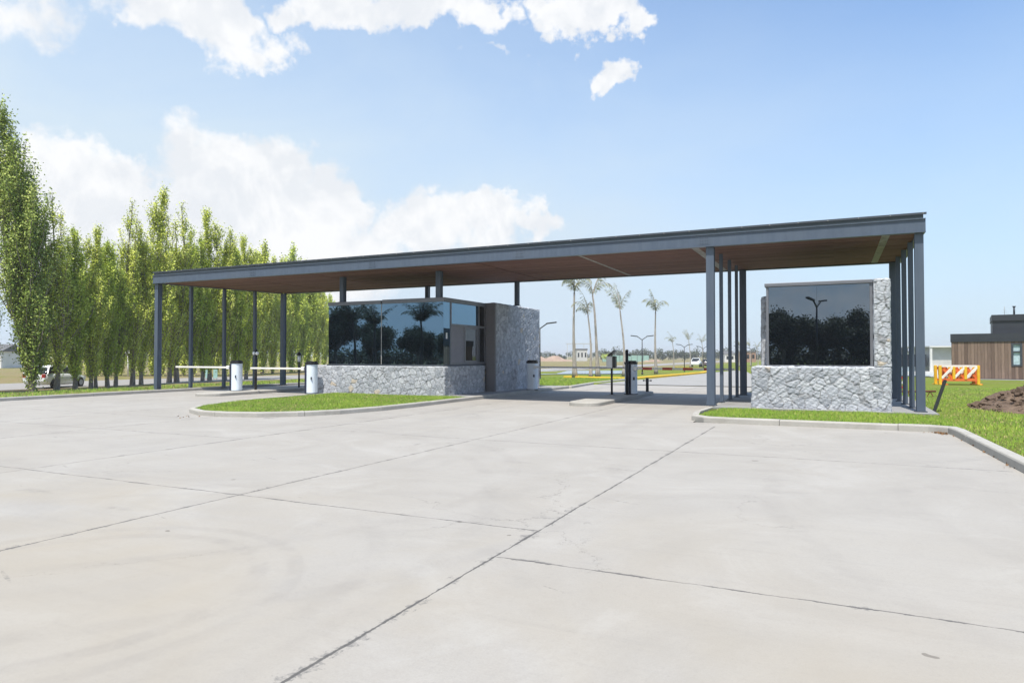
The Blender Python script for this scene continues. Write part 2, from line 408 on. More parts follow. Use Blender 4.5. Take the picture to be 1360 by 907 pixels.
for (c0, lo, hi) in XJ:
    d, rg = seg(XW, c0, Y, lo, hi); a_ = t.m('MULTIPLY', t.m('LESS_THAN', d, wid), rg); s2 = t.m('MULTIPLY', t.m('LESS_THAN', d, smw), rg)
    jm = a_ if jm is None else t.m('MAXIMUM', jm, a_); sm_ = s2 if sm_ is None else t.m('MAXIMUM', sm_, s2)
for (c0, lo, hi) in YJ:
    d, rg = seg(YW, c0, X, lo, hi); a_ = t.m('MULTIPLY', t.m('LESS_THAN', d, wid), rg); s2 = t.m('MULTIPLY', t.m('LESS_THAN', d, t.m('MULTIPLY', smw, .6)), rg)
    jm = t.m('MAXIMUM', jm, t.m('MULTIPLY', a_, .85)); sm_ = t.m('MAXIMUM', sm_, s2)
c = t.mix(t.m('MULTIPLY', sm_, t.mr(nf, .4, .6, .0, .85)), c, (0.143, 0.139, 0.135))
c = t.mix(t.m('MULTIPLY', jm, .85), c, (0.075, 0.072, 0.07))
t.link(c, b.inputs['Base Color'])
t.link(t.mr(nm, .3, .7, .72, .9), b.inputs['Roughness']); b.inputs['Specular IOR Level'].default_value = .3
hgt = t.m('SUBTRACT', t.m('ADD', t.m('MULTIPLY', nf, .3), t.m('MULTIPLY', stx, .4)), t.m('MULTIPLY', jm, 1.5))
t.link(t.bump(hgt, .35, .008), b.inputs['Normal'])

def mat_concrete(name, ca, cb_, jo=None):
    m, t, b = newmat(name); p = t.pos()
    n = t.noise(p, 1.3, 6, .65, .3); f = t.noise(p, 24, 5, .7)
    c = t.mix(t.mr(n, .3, .7), ca, cb_); c = t.mix(t.mr(f, .5, .8, 0, .35), c, tuple(x * .6 for x in ca))
    c = t.mix(t.mr(t.noise(p, .45, 4, .6, 1), .56, .7, 0, .35), c, (0.18, 0.165, 0.135))
    t.link(c, b.inputs['Base Color']); b.inputs['Roughness'].default_value = .88
    t.link(t.bump(f, .4, .01), b.inputs['Normal']); return m
M['kerb'] = mat_concrete('kerb_concrete', (.33, .315, .285), (.42, .405, .37))
M['slab'] = mat_concrete('slab_concrete', (0.23, 0.23, 0.23), (0.294, 0.294, 0.294))
M['kerb_yellow'] = mat_concrete('yellow_kerb_paint', (.60, .38, .02), (.72, .47, .03))
M['road'] = mat_concrete('road_concrete', (0.269, 0.262, 0.25), (0.32, 0.314, 0.304))
M['street'] = mat_concrete('street_surface', (0.256, 0.246, 0.237), (0.307, 0.294, 0.288))

# ---- terrain grass
m, t, b = newmat('lawn_ground'); M['lawn'] = m
p = t.pos(); sp = t.sep(p)
n0 = t.noise(p, .09, 5, .6, .5); n1 = t.noise(p, .7, 6, .65, .3); n2 = t.noise(p, 9, 5, .7)
c = t.mix(t.mr(n1, .3, .7), (.115, .17, .022), (.215, .265, .04))
c = t.mix(t.mr(n0, .42, .66, 0, .75), c, (.19, .165, .07))
c = t.mix(t.mr(n2, .42, .75, 0, .7), c, (.07, .09, .018))
dirt = t.mr(t.m('ADD', t.noise(p, .5, 5, .65), t.m('MULTIPLY', t.mr(sp[0], -30, -37), .10)), .46, .6, 0, .8)
dirt = t.m('MULTIPLY', dirt, t.mr(sp[0], -26.6, -28.5))
c = t.mix(dirt, c, (.25, .19, .12))
t.link(c, b.inputs['Base Color']); b.inputs['Roughness'].default_value = .95; b.inputs['Specular IOR Level'].default_value = .1
t.link(t.bump(t.m('ADD', n2, t.m('MULTIPLY', n1, .6)), .9, .06), b.inputs['Normal'])
m, t, b = newmat('island_soil'); M['soil'] = m
p = t.pos(); n2 = t.noise(p, 12, 5, .7)
t.link(t.mix(t.mr(n2, .35, .7), (.06, .075, .018), (.12, .14, .03)), b.inputs['Base Color']); b.inputs['Roughness'].default_value = 1; b.inputs['Specular IOR Level'].default_value = .1
m, t, b = newmat('loose_earth'); M['earth'] = m
p = t.pos(); n = t.noise(p, 3, 8, .75, .4)
t.link(t.mix(t.mr(n, .35, .68), (.075, .05, .035), (.22, .155, .11)), b.inputs['Base Color']); b.inputs['Roughness'].default_value = 1
t.link(t.bump(n, 1, .08), b.inputs['Normal'])
m, t, b = newmat('far_earth'); M['far_earth'] = m
p = t.pos(); n = t.noise(p, .3, 6, .7)
t.link(t.mix(t.mr(n, .35, .68), (.28, .19, .14), (.4, .3, .23)), b.inputs['Base Color']); b.inputs['Roughness'].default_value = 1
m, t, b = newmat('pond_water'); M['water'] = m
t.setin(b, 'Base Color', (.20, .27, .32, 1)); b.inputs['Roughness'].default_value = .12
t.link(t.bump(t.noise(t.scl(t.pos(), (1, 2.5, 1)), 2.2, 4, .6), .25, .03), b.inputs['Normal'])

# ------------------------------------------------------------------ paved ground
# forecourt outline: straight kerb at X -26.3, island front at the right, then the exit road beyond the gate
XL, XRK = -26.3, 2.1
g = MB()
ys = [-16, 0, 9, 16.62]
g.add([(XL, -16, 0), (16, -16, 0), (16, 2.56, 0), (9, 2.66, 0), (5.24, 3.36, 0), (3.28, 5.26, 0), (2.52, 8.22, 0), (2.42, 10.5, 0), (2.3, 13.5, 0), (2.2, 16.5, 0), (2.1, 16.64, 0), (XL, 16.64, 0)], [tuple(range(12))])
g.add([(XL, 16.64, 0), (-3.1, 16.64, 0), (-3.25, 36, 0), (XL, 36, 0)], [(0, 1, 2, 3)])
struct(g.build('forecourt', M['plaza']))
# road beyond (slopes gently away, narrows and bends left)
RL = [(-11.95, 36), (-11.95, 44), (-11.9, 54), (-11.9, 70), (-13.2, 86), (-17.5, 104), (-26, 124), (-40, 140)]
RR = [(-3.3, 36), (-3.3, 40), (-5.2, 54), (-7.4, 70), (-9.6, 86), (-12.8, 100), (-20, 117), (-36, 133)]
g = MB(); vs = []
for (a, b_) in zip(RL, RR): vs += [(a[0], a[1], gz(*a) + .03), (b_[0], b_[1], gz(*b_) + .03)]
g.add(vs, [(2 * i, 2 * i + 1, 2 * i + 3, 2 * i + 2) for i in range(len(RL) - 1)])
struct(g.build('road', M['road']))
# street behind the poplars
g = MB(); vs = []; sy = [-40, 0, 20, 40, 60, 90, 130, 200, 400]
for y in sy: vs += [(-57, y, gz(-57, y) + .1), (-46, y, gz(-46, y) + .1)]
g.add(vs, [(2 * i, 2 * i + 1, 2 * i + 3, 2 * i + 2) for i in range(len(sy) - 1)])
struct(g.build('street', M['street']))

# terrain: one sheet to the horizon, sunk beneath the paving
def inpoly(x, y, P):
    r = False; j = len(P) - 1
    for i in range(len(P)):
        xi, yi = P[i]; xj, yj = P[j]
        if (yi > y) != (yj > y) and x < (xj - xi) * (y - yi) / (yj - yi) + xi: r = not r
        j = i
    return r
PAVE = [(XL - .1, -16), (16, -16), (16, 2.62), (9, 2.72), (5.3, 3.42), (3.36, 5.3), (2.6, 8.24), (2.48, 10.5), (2.36, 13.5), (2.2, 16.7), (2.2, 28.2), (-3.2, 28.2), (-3.2, 36)] + RR[1:] + RL[::-1] + [(XL - .1, 36)]
MEDIAN = [(-18.2, 30), (-11.75, 27), (-12.05, 40), (-12.05, 90), (-90, 90), (-90, 30)]
def paved(x, y):
    if inpoly(x, y, PAVE):
        if y > 31.0 and x < -12.1: return False
        return True
    return False
xs = sorted(set([-4000, -1500, -600, -300, -200, -150, -120, -100, -90, -80, -72, -66] + [round(-60 + .8 * i, 2) for i in range(105)] + [XL - .12, XL - .05, -12.15, -12.05, 2.15, 2.3, -3.25, -3.1] + [26, 30, 36, 44, 55, 70, 90, 120, 160, 220, 300, 600, 1500, 4000]))
yy = sorted(set([-600, -300, -150, -80, -50, -30, -22] + [round(-16 + .8 * i, 2) for i in range(140)] + [28.15, 28.3, 30.95, 31.05, 98, 102, 106, 112, 118, 124, 130, 138, 146, 155, 170, 200, 260, 350, 600, 1200, 2500, 5000]))
V = []; 
for y in yy:
    for x in xs:
        if paved(x, y): z = gz(x, y) - .35
        else:
            z = gz(x, y) + .085
            near = max(0, 1 - abs(x + 30) / 60) * .02
            z += near * math.sin(x * 1.7 + y * .6) * math.sin(y * 1.1)
            if x > 2.2 and y < 40: z += .05 * ss(2.2, 6, x) * (1 + math.sin(x * .9) * math.sin(y * .7))
        if -57.3 < x < -45.7: z = min(z, gz(x, y) + .02)
        V.append((x, y, z))
nx = len(xs)
Fq = [(j * nx + i, j * nx + i + 1, (j + 1) * nx + i + 1, (j + 1) * nx + i) for j in range(len(yy) - 1) for i in range(nx - 1)]
struct(np_mesh('ground', V, Fq, M['lawn'], smooth=True))

# kerbs
def kerb_strip(path, w, h, name, mat, z0=-.05, side=1, zf=None, block=2.4):
    """kerb along a polyline, w wide to the side, rounded top edge, cast in blocks with thin open joints"""
    P = [Vector(q) for q in path]; cum = [0.0]
    for a, b_ in zip(P[:-1], P[1:]): cum.append(cum[-1] + (b_ - a).length)
    def pt(dist):
        for i in range(len(P) - 1):
            if dist <= cum[i + 1] or i == len(P) - 2:
                return P[i].lerp(P[i + 1], (dist - cum[i]) / max(1e-6, cum[i + 1] - cum[i]))
    def norm(i):
        d0 = (P[i] - P[i - 1]).normalized() if i else None; d1 = (P[i + 1] - P[i]).normalized() if i < len(P) - 1 else None
        d = ((d0 or d1) + (d1 or d0)).normalized(); nn = Vector((-d.y, d.x)) * side
        return nn / max(.5, nn.dot(Vector((-(d1 or d0).y, (d1 or d0).x)) * side))
    N_ = [norm(i) for i in range(len(P))]
    def nat(dist):
        for i in range(len(P) - 1):
            if dist <= cum[i + 1] or i == len(P) - 2:
                return N_[i].lerp(N_[i + 1], (dist - cum[i]) / max(1e-6, cum[i + 1] - cum[i]))
    prof = [(0, z0), (0, h - .03), (.012, h - .008), (.035, h), (w, h), (w, z0)]; m_ = len(prof)
    g = MB(); L_ = cum[-1]; nb_ = max(1, round(L_ / block)); rs = random.Random(len(path))
    for k in range(nb_):
        a, b_ = L_ * k / nb_ + .006, L_ * (k + 1) / nb_ - .006
        ds = [a] + [c for c in cum if a + .02 < c < b_ - .02] + [b_]
        dz = rs.uniform(-.006, .004); vs = []; do = rs.uniform(-.006, .006)
        for q in ds:
            p_, nn = pt(q), nat(q); zz = (zf(p_.x, p_.y) if zf else 0) + dz
            for (o, z) in prof: r = p_ + nn * (o + do); vs.append((r.x, r.y, z + zz))
        fs = []
        for i in range(len(ds) - 1):
            for e in range(m_ - 1): fs.append((i * m_ + e, (i + 1) * m_ + e, (i + 1) * m_ + e + 1, i * m_ + e + 1))
        fs += [tuple(range(m_)), tuple(reversed(range((len(ds) - 1) * m_, len(ds) * m_)))]
        g.add(vs, fs)
    o = g.build(name, mat)
    bm = bmesh.new(); bm.from_mesh(o.data); bmesh.ops.recalc_face_normals(bm, faces=bm.faces); bm.to_mesh(o.data); bm.free()
    return struct(o)
def wobble(path, step=1.5, amp=.012):
    out = []
    for a, b_ in zip(path[:-1], path[1:]):
        L = math.hypot(b_[0] - a[0], b_[1] - a[1]); n = max(1, int(L / step))
        for i in range(n): k = i / n; out.append((a[0] + (b_[0] - a[0]) * k + random.uniform(-amp, amp), a[1] + (b_[1] - a[1]) * k + random.uniform(-amp, amp)))
    out.append(path[-1]); return out
kerb_strip(wobble([(XL, -16), (XL, 36)]), .16, .13, 'verge_kerb', M['kerb'], side=1)
RK = [(-3.3, 36), (-3.3, 28), (-3.28, 20), (-3.36, 18.2), (-3.22, 17.1), (-2.85, 16.68), (-2.3, 16.6), (1.75, 16.6), (2.08, 16.42), (2.14, 16.0), (2.22, 13.5), (2.34, 10.5), (2.44, 8.2), (3.2, 5.2), (5.2, 3.3), (9, 2.6), (16, 2.5)]
kerb_strip(RK, .17, .14, 'island_kerb', M['kerb'], side=1)
def nose(xl, xr, y0, y1, n=14, sq=1.0):
    r = (xr - xl) / 2; c = (xl + xr) / 2; out = [(xr, y1)]
    for i in range(n + 1):
        a = -math.pi * i / n
        out.append((c + r * math.cos(a), y0 + r * sq + r * sq * math.sin(a)))
    out.append((xl, y1)); return out
# booth island
ISL = [(-11.65, 31), (-11.65, 24), (-11.75, 20.2), (-11.72, 18.0), (-11.82, 16.2), (-12.15, 14.7), (-12.7, 13.7), (-13.5, 13.05), (-14.4, 12.78), (-15.4, 12.85), (-16.3, 13.3), (-17.05, 14.2), (-17.55, 15.5), (-17.85, 17.2), (-17.98, 19.5), (-18.1, 22), (-18.15, 31)]
ISL = ISL[:1] + ISL[1:]
kerb_strip(ISL, .16, .13, 'booth_island_kerb', M['kerb'], side=-1)
def shrink(P, d):
    c = Vector((sum(x for x, y in P) / len(P), sum(y for x, y in P) / len(P))); out = []
    n = len(P)
    for i in range(n):
        q = Vector(P[i]); a = Vector(P[i - 1]); b_ = Vector(P[(i + 1) % n]); dd = ((q - a).normalized() + (b_ - q).normalized()).normalized()
        nn = Vector((-dd.y, dd.x)); nn = nn if nn.dot(c - q) > 0 else -nn; q2 = q + nn * d; out.append((q2.x, q2.y))
    return out
lawn_in = [q for q in shrink(ISL, .13)]
grass_poly = [(-11.85, 21.4)] + [q for q in lawn_in if q[1] < 21.3] + [(-17.95, 21.4)]
g = MB(); g.prism(grass_poly[::-1], -.02, .095); struct(g.build('booth_island_soil', M['soil']))
g = MB(); g.box(-17.98, -11.82, 21.41, 31, -.04, .12); struct(g.build('booth_island_slab', M['slab']))
# two narrow gate islands
for nm, (xl, xr, y0, y1) in (('gate_island_kerb', (-7.75, -6.7, 20.2, 28)), ('gate_island_kerb', (-22.95, -21.75, 18.7, 28))):
    P = nose(xl, xr, y0, y1 - .5); P = P + nose(-xr, -xl, -y1, -(y1 - .5))[1:-1][::1] if False else P
    r = (xr - xl) / 2; cc = (xl + xr) / 2
    back = [(cc + r * math.cos(a), y1 - .5 + r * math.sin(a)) for a in [math.pi - math.pi * i / 10 for i in range(1, 10)]]
    P = P + back
    g = MB(); P2 = shrink(P, .025); n = len(P)
    g.add([(x, y, -.05) for x, y in P] + [(x, y, .1) for x, y in P] + [(x, y, .125) for x, y in P2],
          [(i, (i + 1) % n, n + (i + 1) % n, n + i) for i in range(n)] + [(n + i, n + (i + 1) % n, 2 * n + (i + 1) % n, 2 * n + i) for i in range(n)] + [tuple(range(2 * n, 3 * n))])
    o = g.build(nm, M['kerb']); bm = bmesh.new(); bm.from_mesh(o.data); bmesh.ops.recalc_face_normals(bm, faces=bm.faces); bm.to_mesh(o.data); bm.free()
    struct(o)
# right island: soil strip in front, slab under the booth
g = MB(); g.prism([(-3.1, 17.4), (-2.8, 16.9), (-2.3, 16.77), (1.9, 16.77), (2.3, 16.3), (2.3, 19.75), (-3.14, 19.75)], -.04, .1); struct(g.build('gate_island_soil', M['soil']))
g = MB(); g.box(-3.13, 2.32, 19.76, 28.1, -.04, .15); struct(g.build('gate_island_slab', M['slab']))
# kerbs of the median, and the yellow painted one
kerb_strip(wobble([(-11.95, 44.2), (-12.05, 36), (-11.6, 31.2), (-12.4, 30.9), (-18, 30.95)][::1]), .16, .12, 'median_kerb', M['kerb'], side=-1)
YK = [(-17.5, 45.4), (-15.5, 44.6), (-13.8, 44.1), (-12.7, 44.15), (-12.05, 44.8)] + [(-11.93, 48), (-11.9, 54), (-11.9, 62), (-11.9, 70), (-13.2, 86), (-17.5, 104), (-26, 124)]
kerb_strip(YK, .45, .2, 'yellow_kerb', M['kerb_yellow'], side=1, zf=gz)

# ponds
def pond(poly):
    g = MB(); n = len(poly)
    g.add([(x, y, gz(x, y) + .13) for x, y in poly] , [tuple(range(n))]); return struct(g.build('pond', M['water']))
def pix(*pts): return [tuple(at(*q)[:2]) for q in pts]
def strip_pond(front, back, nseg=10):
    g = MB(); vs = []
    zc = min(gz(*at(*p)[:2]) for p in back) 
    for i in range(nseg + 1):
        k = i / nseg
        for (A, B) in (front, back):
            p = at(A[0] + (B[0] - A[0]) * k, A[1] + (B[1] - A[1]) * k + (.35 * math.sin(k * 9)))
            vs.append((p.x, p.y, gz(p.x, p.y) + .14))
    g.add(vs, [(2 * i, 2 * i + 2, 2 * i + 3, 2 * i + 1) for i in range(nseg)])
    return struct(g.build('pond', M['water']))
strip_pond(((640, 499.5), (838, 496.5)), ((640, 493.2), (838, 492.2)))
strip_pond(((1186, 499), (1262, 502.5)), ((1186, 487.5), (1262, 487)))

# ------------------------------------------------------------------ grass blades
def blades(name, poly_fn, bbox, n, zf, hmin, hmax, w):
    x = np.random.uniform(bbox[0], bbox[1], n); y = np.random.uniform(bbox[2], bbox[3], n)
    keep = np.array([poly_fn(a, b_) for a, b_ in zip(x, y)]); x = x[keep]; y = y[keep]; n = len(x)
    z = np.array([zf(a, b_) for a, b_ in zip(x, y)])
    clump = np.zeros(n)
    for _ in range(9):
        k_ = np.random.normal(size=2) * np.random.uniform(1.0, 4.5); clump += np.sin(x * k_[0] + y * k_[1] + np.random.uniform(0, 6.28))
    clump = np.clip(.5 + clump / 7.5, 0, 1)
    h = np.random.uniform(hmin, hmax, n) * (.6 + .7 * clump); az = np.random.uniform(0, 6.283, n); ln = np.random.uniform(.1, .75, n) * h; la = np.random.uniform(0, 6.283, n)
    ww = w * np.random.uniform(.6, 1.3, n)
    V = np.zeros((n, 3, 3)); 
    V[:, 0] = np.c_[x - np.cos(az) * ww, y - np.sin(az) * ww, z - .01]; V[:, 1] = np.c_[x + np.cos(az) * ww, y + np.sin(az) * ww, z - .01]
    V[:, 2] = np.c_[x + np.cos(la) * ln, y + np.sin(la) * ln, z + h]
    dry = np.random.rand(n) < .07 + .12 * (clump < .3)
    tint = np.clip(.5 * np.random.rand(n) + .45 * clump * np.random.uniform(.5, 1, n) + .08, 0, .9); tint[dry] = 1.0
    o = np_mesh(name, V.reshape(-1, 3), np.arange(3 * n).reshape(-1, 3), M['grass_blade'], attrs={'tint': np.repeat(tint, 3)})
    return struct(o, 'stuff')
o = blades('grass', lambda x, y: inpoly(x, y, grass_poly), (-18, -11.7, 12.7, 21.4), 80000, lambda x, y: .095, .03, .065, .008)
tag(o, 'short bright grass of the rounded island before the glazed guard booth', 'grass')
strip = [(-3.1, 17.4), (-2.8, 16.9), (-2.3, 16.77), (1.9, 16.77), (2.3, 16.5), (2.3, 19.9), (-2.9, 19.8)]
o = blades('grass', lambda x, y: inpoly(x, y, strip), (-3.2, 2.4, 16.7, 19.9), 34000, lambda x, y: .1, .04, .085, .008)
tag(o, 'strip of lush grass between the kerb and the right-hand stone booth', 'grass')
def rg_z(x, y): return gz(x, y) + .085 + .05 * ss(2.2, 6, x) * (1 + math.sin(x * .9) * math.sin(y * .7))
o = blades('grass', lambda x, y: x > 2.66 - max(0, (y - 8.2) * .035) + max(0, (8.2 - y) * .4) and not (abs(x - 5.7) / 2.0) ** 2 + (abs(y - 22.5) / 3.0) ** 2 < .7, (2.3, 13, 7.5, 36), 120000, rg_z, .02, .07, .008)
tag(o, 'rough grass right of the canopy around the heap of earth', 'grass')
o = blades('grass', lambda x, y: math.sin(x * 1.3 + y * .4) + math.sin(y * .9 - x * .3) + random.uniform(-1, 1) > -.3, (-40, XL - .2, 10, 44), 42000, lambda x, y: gz(x, y) + .08, .05, .13, .016)
tag(o, 'patchy grass of the verge under the near row of poplars', 'grass')
o = blades('grass', lambda x, y: True, (-18, -12.2, 31.2, 43.5), 40000, lambda x, y: gz(x, y) + .08, .05, .12, .016)
tag(o, 'mown grass of the median beyond the left-hand lane gate', 'grass')

# ------------------------------------------------------------------ masonry
def stone_panel(org, u, v, nrm, w, h, seed, res=.026, cell=.26, depth_=.021):
    rs = np.random.RandomState(seed)
    nu, nv = int(w / res) + 1, int(h / res) + 1
    U, W = np.meshgrid(np.linspace(0, w, nu), np.linspace(0, h, nv))
    gu, gv = max(2, int(round(w / cell))), max(2, int(round(h / (cell * .8))))
    sx, sy = np.meshgrid(np.arange(-1, gu + 1) + .5, np.arange(-1, gv + 1) + .5)
    sx = (sx + (np.arange(sx.shape[0]) % 2)[:, None] * .45 + rs.uniform(-.48, .48, sx.shape)) * w / gu; sy = (sy + rs.uniform(-.46, .46, sy.shape)) * h / gv
    kp = rs.rand(sx.size) > .16
    sx = sx.ravel()[kp]; sy = sy.ravel()[kp]
    # ragged lines between the stones
    def wn(A, B, f, k):
        o = 0
        for i in range(5):
            a, b_, ph = rs.uniform(-1, 1), rs.uniform(-1, 1), rs.uniform(0, 6.28); L = math.hypot(a, b_) + 1e-6
            o = o + np.sin((A * a + B * b_) / L * f * (1 + .45 * i) + ph) / (1 + .5 * i)
        return o * k
    PU = U + wn(U, W, 24, .007) + wn(U, W, 70, .003); PW = W + wn(U, W, 22, .007) + wn(U, W, 66, .003)
    wgt = rs.uniform(.0, .075, len(sx))
    F1 = np.full(U.shape, 9.); F2 = np.full(U.shape, 9.); ID = np.zeros(U.shape, int)
    for i in range(len(sx)):
        dx = np.abs(PU - sx[i]); dy = np.abs(PW - sy[i]) * 1.12
        d = np.sqrt(dx ** 2 + dy ** 2) - wgt[i]
        c1 = d < F1; F2 = np.where(c1, F1, np.minimum(F2, d)); ID = np.where(c1, i, ID); F1 = np.where(c1, d, F1)
    e = (F2 - F1)
    prof = np.clip(e / .02, 0, 1); prof = prof * (2 - prof)
    tilt = rs.uniform(-.06, .06, (len(sx), 2)); lift = rs.uniform(-.006, .007, len(sx))
    dd = depth_ * prof * (.9 + .1 * np.clip(e / .1, 0, 1)) + prof * (lift[ID] + (U - sx[ID]) * tilt[ID, 0] + (W - sy[ID]) * tilt[ID, 1])
    dd = dd + prof * wn(U, W, 48, .0035) + prof * wn(U, W, 110, .0022) + prof * rs.normal(0, .0026, U.shape)
    edge = np.minimum(np.minimum(U, w - U), np.minimum(W, h - W)); dd = dd * np.clip(edge / .02, 0, 1)
    dd = np.clip(dd, -.01, .1)
    org, u, v, nrm = map(np.array, (org, u, v, nrm))
    V = org + U[..., None] * u + W[..., None] * v + dd[..., None] * nrm
    val = rs.rand(len(sx)); val = np.where(val > .982, .93 + .07 * rs.rand(len(sx)), val * .92)
    idx = np.arange(nu * nv).reshape(nv, nu)
    Fq = np.stack([idx[:-1, :-1], idx[:-1, 1:], idx[1:, 1:], idx[1:, :-1]], -1).reshape(-1, 4)
    return V.reshape(-1, 3), Fq, val[ID].ravel(), (e * 1.0).ravel()
def masonry(name, x0, x1, y0, y1, z0, z1, parent, faces, seed, cell=.26, res=.026):
    """block of rubble masonry with relief on the named faces"""
    Vs, Fs, A, B = [], [], [], []; o = 0
    w, d, h = x1 - x0, y1 - y0, z1 - z0
    spec = {'front': ((x0, y0, z0), (1, 0, 0), (0, 0, 1), (0, -1, 0), w, h), 'right': ((x1, y0, z0), (0, 1, 0), (0, 0, 1), (1, 0, 0), d, h),
            'left': ((x0, y1, z0), (0, -1, 0), (0, 0, 1), (-1, 0, 0), d, h), 'back': ((x1, y1, z0), (-1, 0, 0), (0, 0, 1), (0, 1, 0), w, h),
            'top': ((x0, y0, z1), (1, 0, 0), (0, 1, 0), (0, 0, 1), w, d)}
    for k, fc in enumerate(spec):
        a = spec[fc]; fine = fc in faces
        if fine: V, Fq, s_, e_ = stone_panel(*a, seed + k, res, cell)
        else: V, Fq, s_, e_ = stone_panel(*a, seed + k, .07, cell)
        Vs.append(V); Fs.append(Fq + o); A.append(s_); B.append(e_); o += len(V)
    return np_mesh(name, np.vstack(Vs), np.vstack(Fs), M['stone'], parent, attrs={'stone': np.concatenate(A), 'joint': np.concatenate(B)}, smooth=False)

# ------------------------------------------------------------------ entrance canopy
CZ0, CZ1 = 4.74, 5.1
can = thing('entrance_canopy', 'long flat steel gate canopy with brown timber ceiling on slim blue-grey columns', 'canopy', (-12, 23.3, 0))
xl0, xl1 = -27.0, -25.55      # the left end runs slightly askew
xr = 2.12; yf, yb = 20.1, 26.55
def endx(y): return xl0 + (xl1 - xl0) * (y - yf) / (yb - yf)
def cbeam(a, b_, out, name):      # channel: web with two flanges facing outwards
    a, b_ = Vector(a), Vector(b_); d = (b_ - a).normalized(); n = Vector(out)
    g = MB(); h = CZ1 - CZ0
    def slab(z0, z1, o0, o1):
        q = [a + n * o0, b_ + n * o0, b_ + n * o1, a + n * o1]
        if (q[1] - q[0]).cross(q[2] - q[1]).z < 0: q = q[::-1]
        g.prism([(p.x, p.y) for p in q], z0, z1)
    slab(CZ0 + .022, CZ1 - .022, -.06, -.035); slab(CZ1 - .022, CZ1, -.16, .0); slab(CZ0, CZ0 + .022, -.16, .0)
    return g.build(name, M['steel'], can)
cbeam((xl0, yf, 0), (xr, yf, 0), (0, -1, 0), 'front_beam')
for sx in (-21.1, -15.2, -9.3, -3.4):
    g = MB(); g.box(sx - .16, sx + .16, yf + .03, yf + .0345, CZ0 + .06, CZ1 - .06)
    sp0 = g.build('splice_plate', M['steel'], can)
    g = MB()
    for bx in (-.1, -.04, .04, .1):
        for bz in (.1, .18, .26): g.tube([(sx + bx, yf + .0295, CZ0 + bz), (sx + bx, yf + .018, CZ0 + bz)], .012, 6)
    bo_ = g.build('bolt_group', M['steel_dark'], sp0); bo_['kind'] = 'stuff'
cbeam((xl1, yb, 0), (xr, yb, 0), (0, 1, 0), 'back_beam')
cbeam((xr - .003, yf + .17, 0), (xr - .003, yb - .17, 0), (1, 0, 0), 'end_beam')
dn = Vector((-(yb - yf), (xl1 - xl0), 0)).normalized()
cbeam((endx(yf + .17), yf + .17, 0), (endx(yb - .17), yb - .17, 0), dn, 'end_beam')
g = MB(); g.prism([(xl0 + .08, yf + .03), (xr - .05, yf + .03), (xr - .05, yb - .03), (xl1 + .08, yb - .03)], CZ1 + .004, CZ1 + .13); g.build('roof_deck', M['roof_edge'], can)
g = MB(); g.prism([(xl0 + .04, yf - .0), (xr + .02, yf - .0), (xr + .02, yf + .028), (xl0 + .04, yf + .028)], CZ1 + .095, CZ1 + .15); g.build('roof_flashing', M['steel_dark'], can)
# screw heads along the flashing
g = MB()
for i in range(40):
    x = xl0 + .4 + i * .735; g.obox((x, yf - .006, CZ1 + .12), (.012, .005, .012))
g.build('screw_row', M['galv'], can)['kind'] = 'stuff'
JX = [-22.2, -18.45, -14.75, -11.05, -7.33, -3.72, 1.25]
JW = [.03, .03, .03, .04, .06, .11, .1]
g = MB(); pw = .124; k = 0; edges = [None] + JX + [xr - .17]
y = yf + .17
while y + pw < yb - .16:
    e0 = endx(y) + .2
    for i in range(len(JX) + 1):
        a = e0 if i == 0 else JX[i - 1] + JW[i - 1]; b_ = xr - .17 if i == len(JX) else JX[i] - JW[i]
        g.box(a, b_, y, y + pw - .012, CZ0 + .03 + random.uniform(-.002, .002), CZ0 + .06)
    y += pw
g.build('soffit', M['soffit'], can)
g = MB(); g.prism([(xl0 + .25, yf + .1), (xr - .1, yf + .1), (xr - .1, yb - .1), (xl1 + .25, yb - .1)], CZ0 + .07, CZ0 + .1); g.build('soffit_backing', M['black'], can)
for jx, jw in zip(JX, JW):
    g = MB()
    if jw > .05:
        g.box(jx - jw + .006, jx + jw - .006, yf + .17, yb - .17, CZ0 + .034, CZ0 + .055)
        for i in range(20): g.box(jx - jw + .02, jx + jw - .02, yf + .4 + i * .3, yf + .43 + i * .3, CZ0 + .026, CZ0 + .034)
        g.build('light_channel', M['galv'], can)
    else:
        g.box(jx - jw + .006, jx + jw - .006, yf + .17, yb - .17, CZ0 + .05, CZ0 + .065); g.build('soffit_joint', M['steel_dark'], can)
def column(x, y, w, z0, z1=CZ0, d=None):
    g = MB(); d = d or w
    # H section: two flanges facing front and back, and the web
    f = .016 if w > .15 else .012
    g.box(x - w / 2, x + w / 2, y - d / 2, y - d / 2 + f, z0 + .012, z1)
    g.box(x - w / 2, x + w / 2, y + d / 2 - f, y + d / 2, z0 + .012, z1)
    g.box(x - .01 - .32 * w, x + .01 + .32 * w, y - d / 2 + f, y + d / 2 - f, z0 + .012, z1)
    c = g.build('column', M['steel'], can)
    p = MB(); p.box(x - w / 2 - .04, x + w / 2 + .04, y - d / 2 - .04, y + d / 2 + .04, z0 - .01, z0 + .012); p.build('base_plate', M['steel_dark'], c)
ROWY = [20.32, 21.8, 23.3, 24.8, 26.3]
lx = [-26.98, -26.62, -26.2, -25.8, -25.4]
for i, y in enumerate(ROWY):
    w = .21 if i in (0, 4) else .125
    column(lx[i] + (.1 if i == 0 else 0), y, w, .1)
    column([-3.25, -3.17, -3.12, -3.09, -3.05][i], y, .22 if i in (0, 4) else .1, .16)
    column([1.98, 1.92, 1.88, 1.84, 1.79][i], y, .2 if i in (0, 4) else .125, .16)
# posts that stand on the booth roof
for x, y, w in ((-17.83, 21.72, .19), (-13.32, 21.72, .2), (-16.75, 26.3, .17), (-12.25, 26.3, .17)):
    column(x, y, w, 3.73)

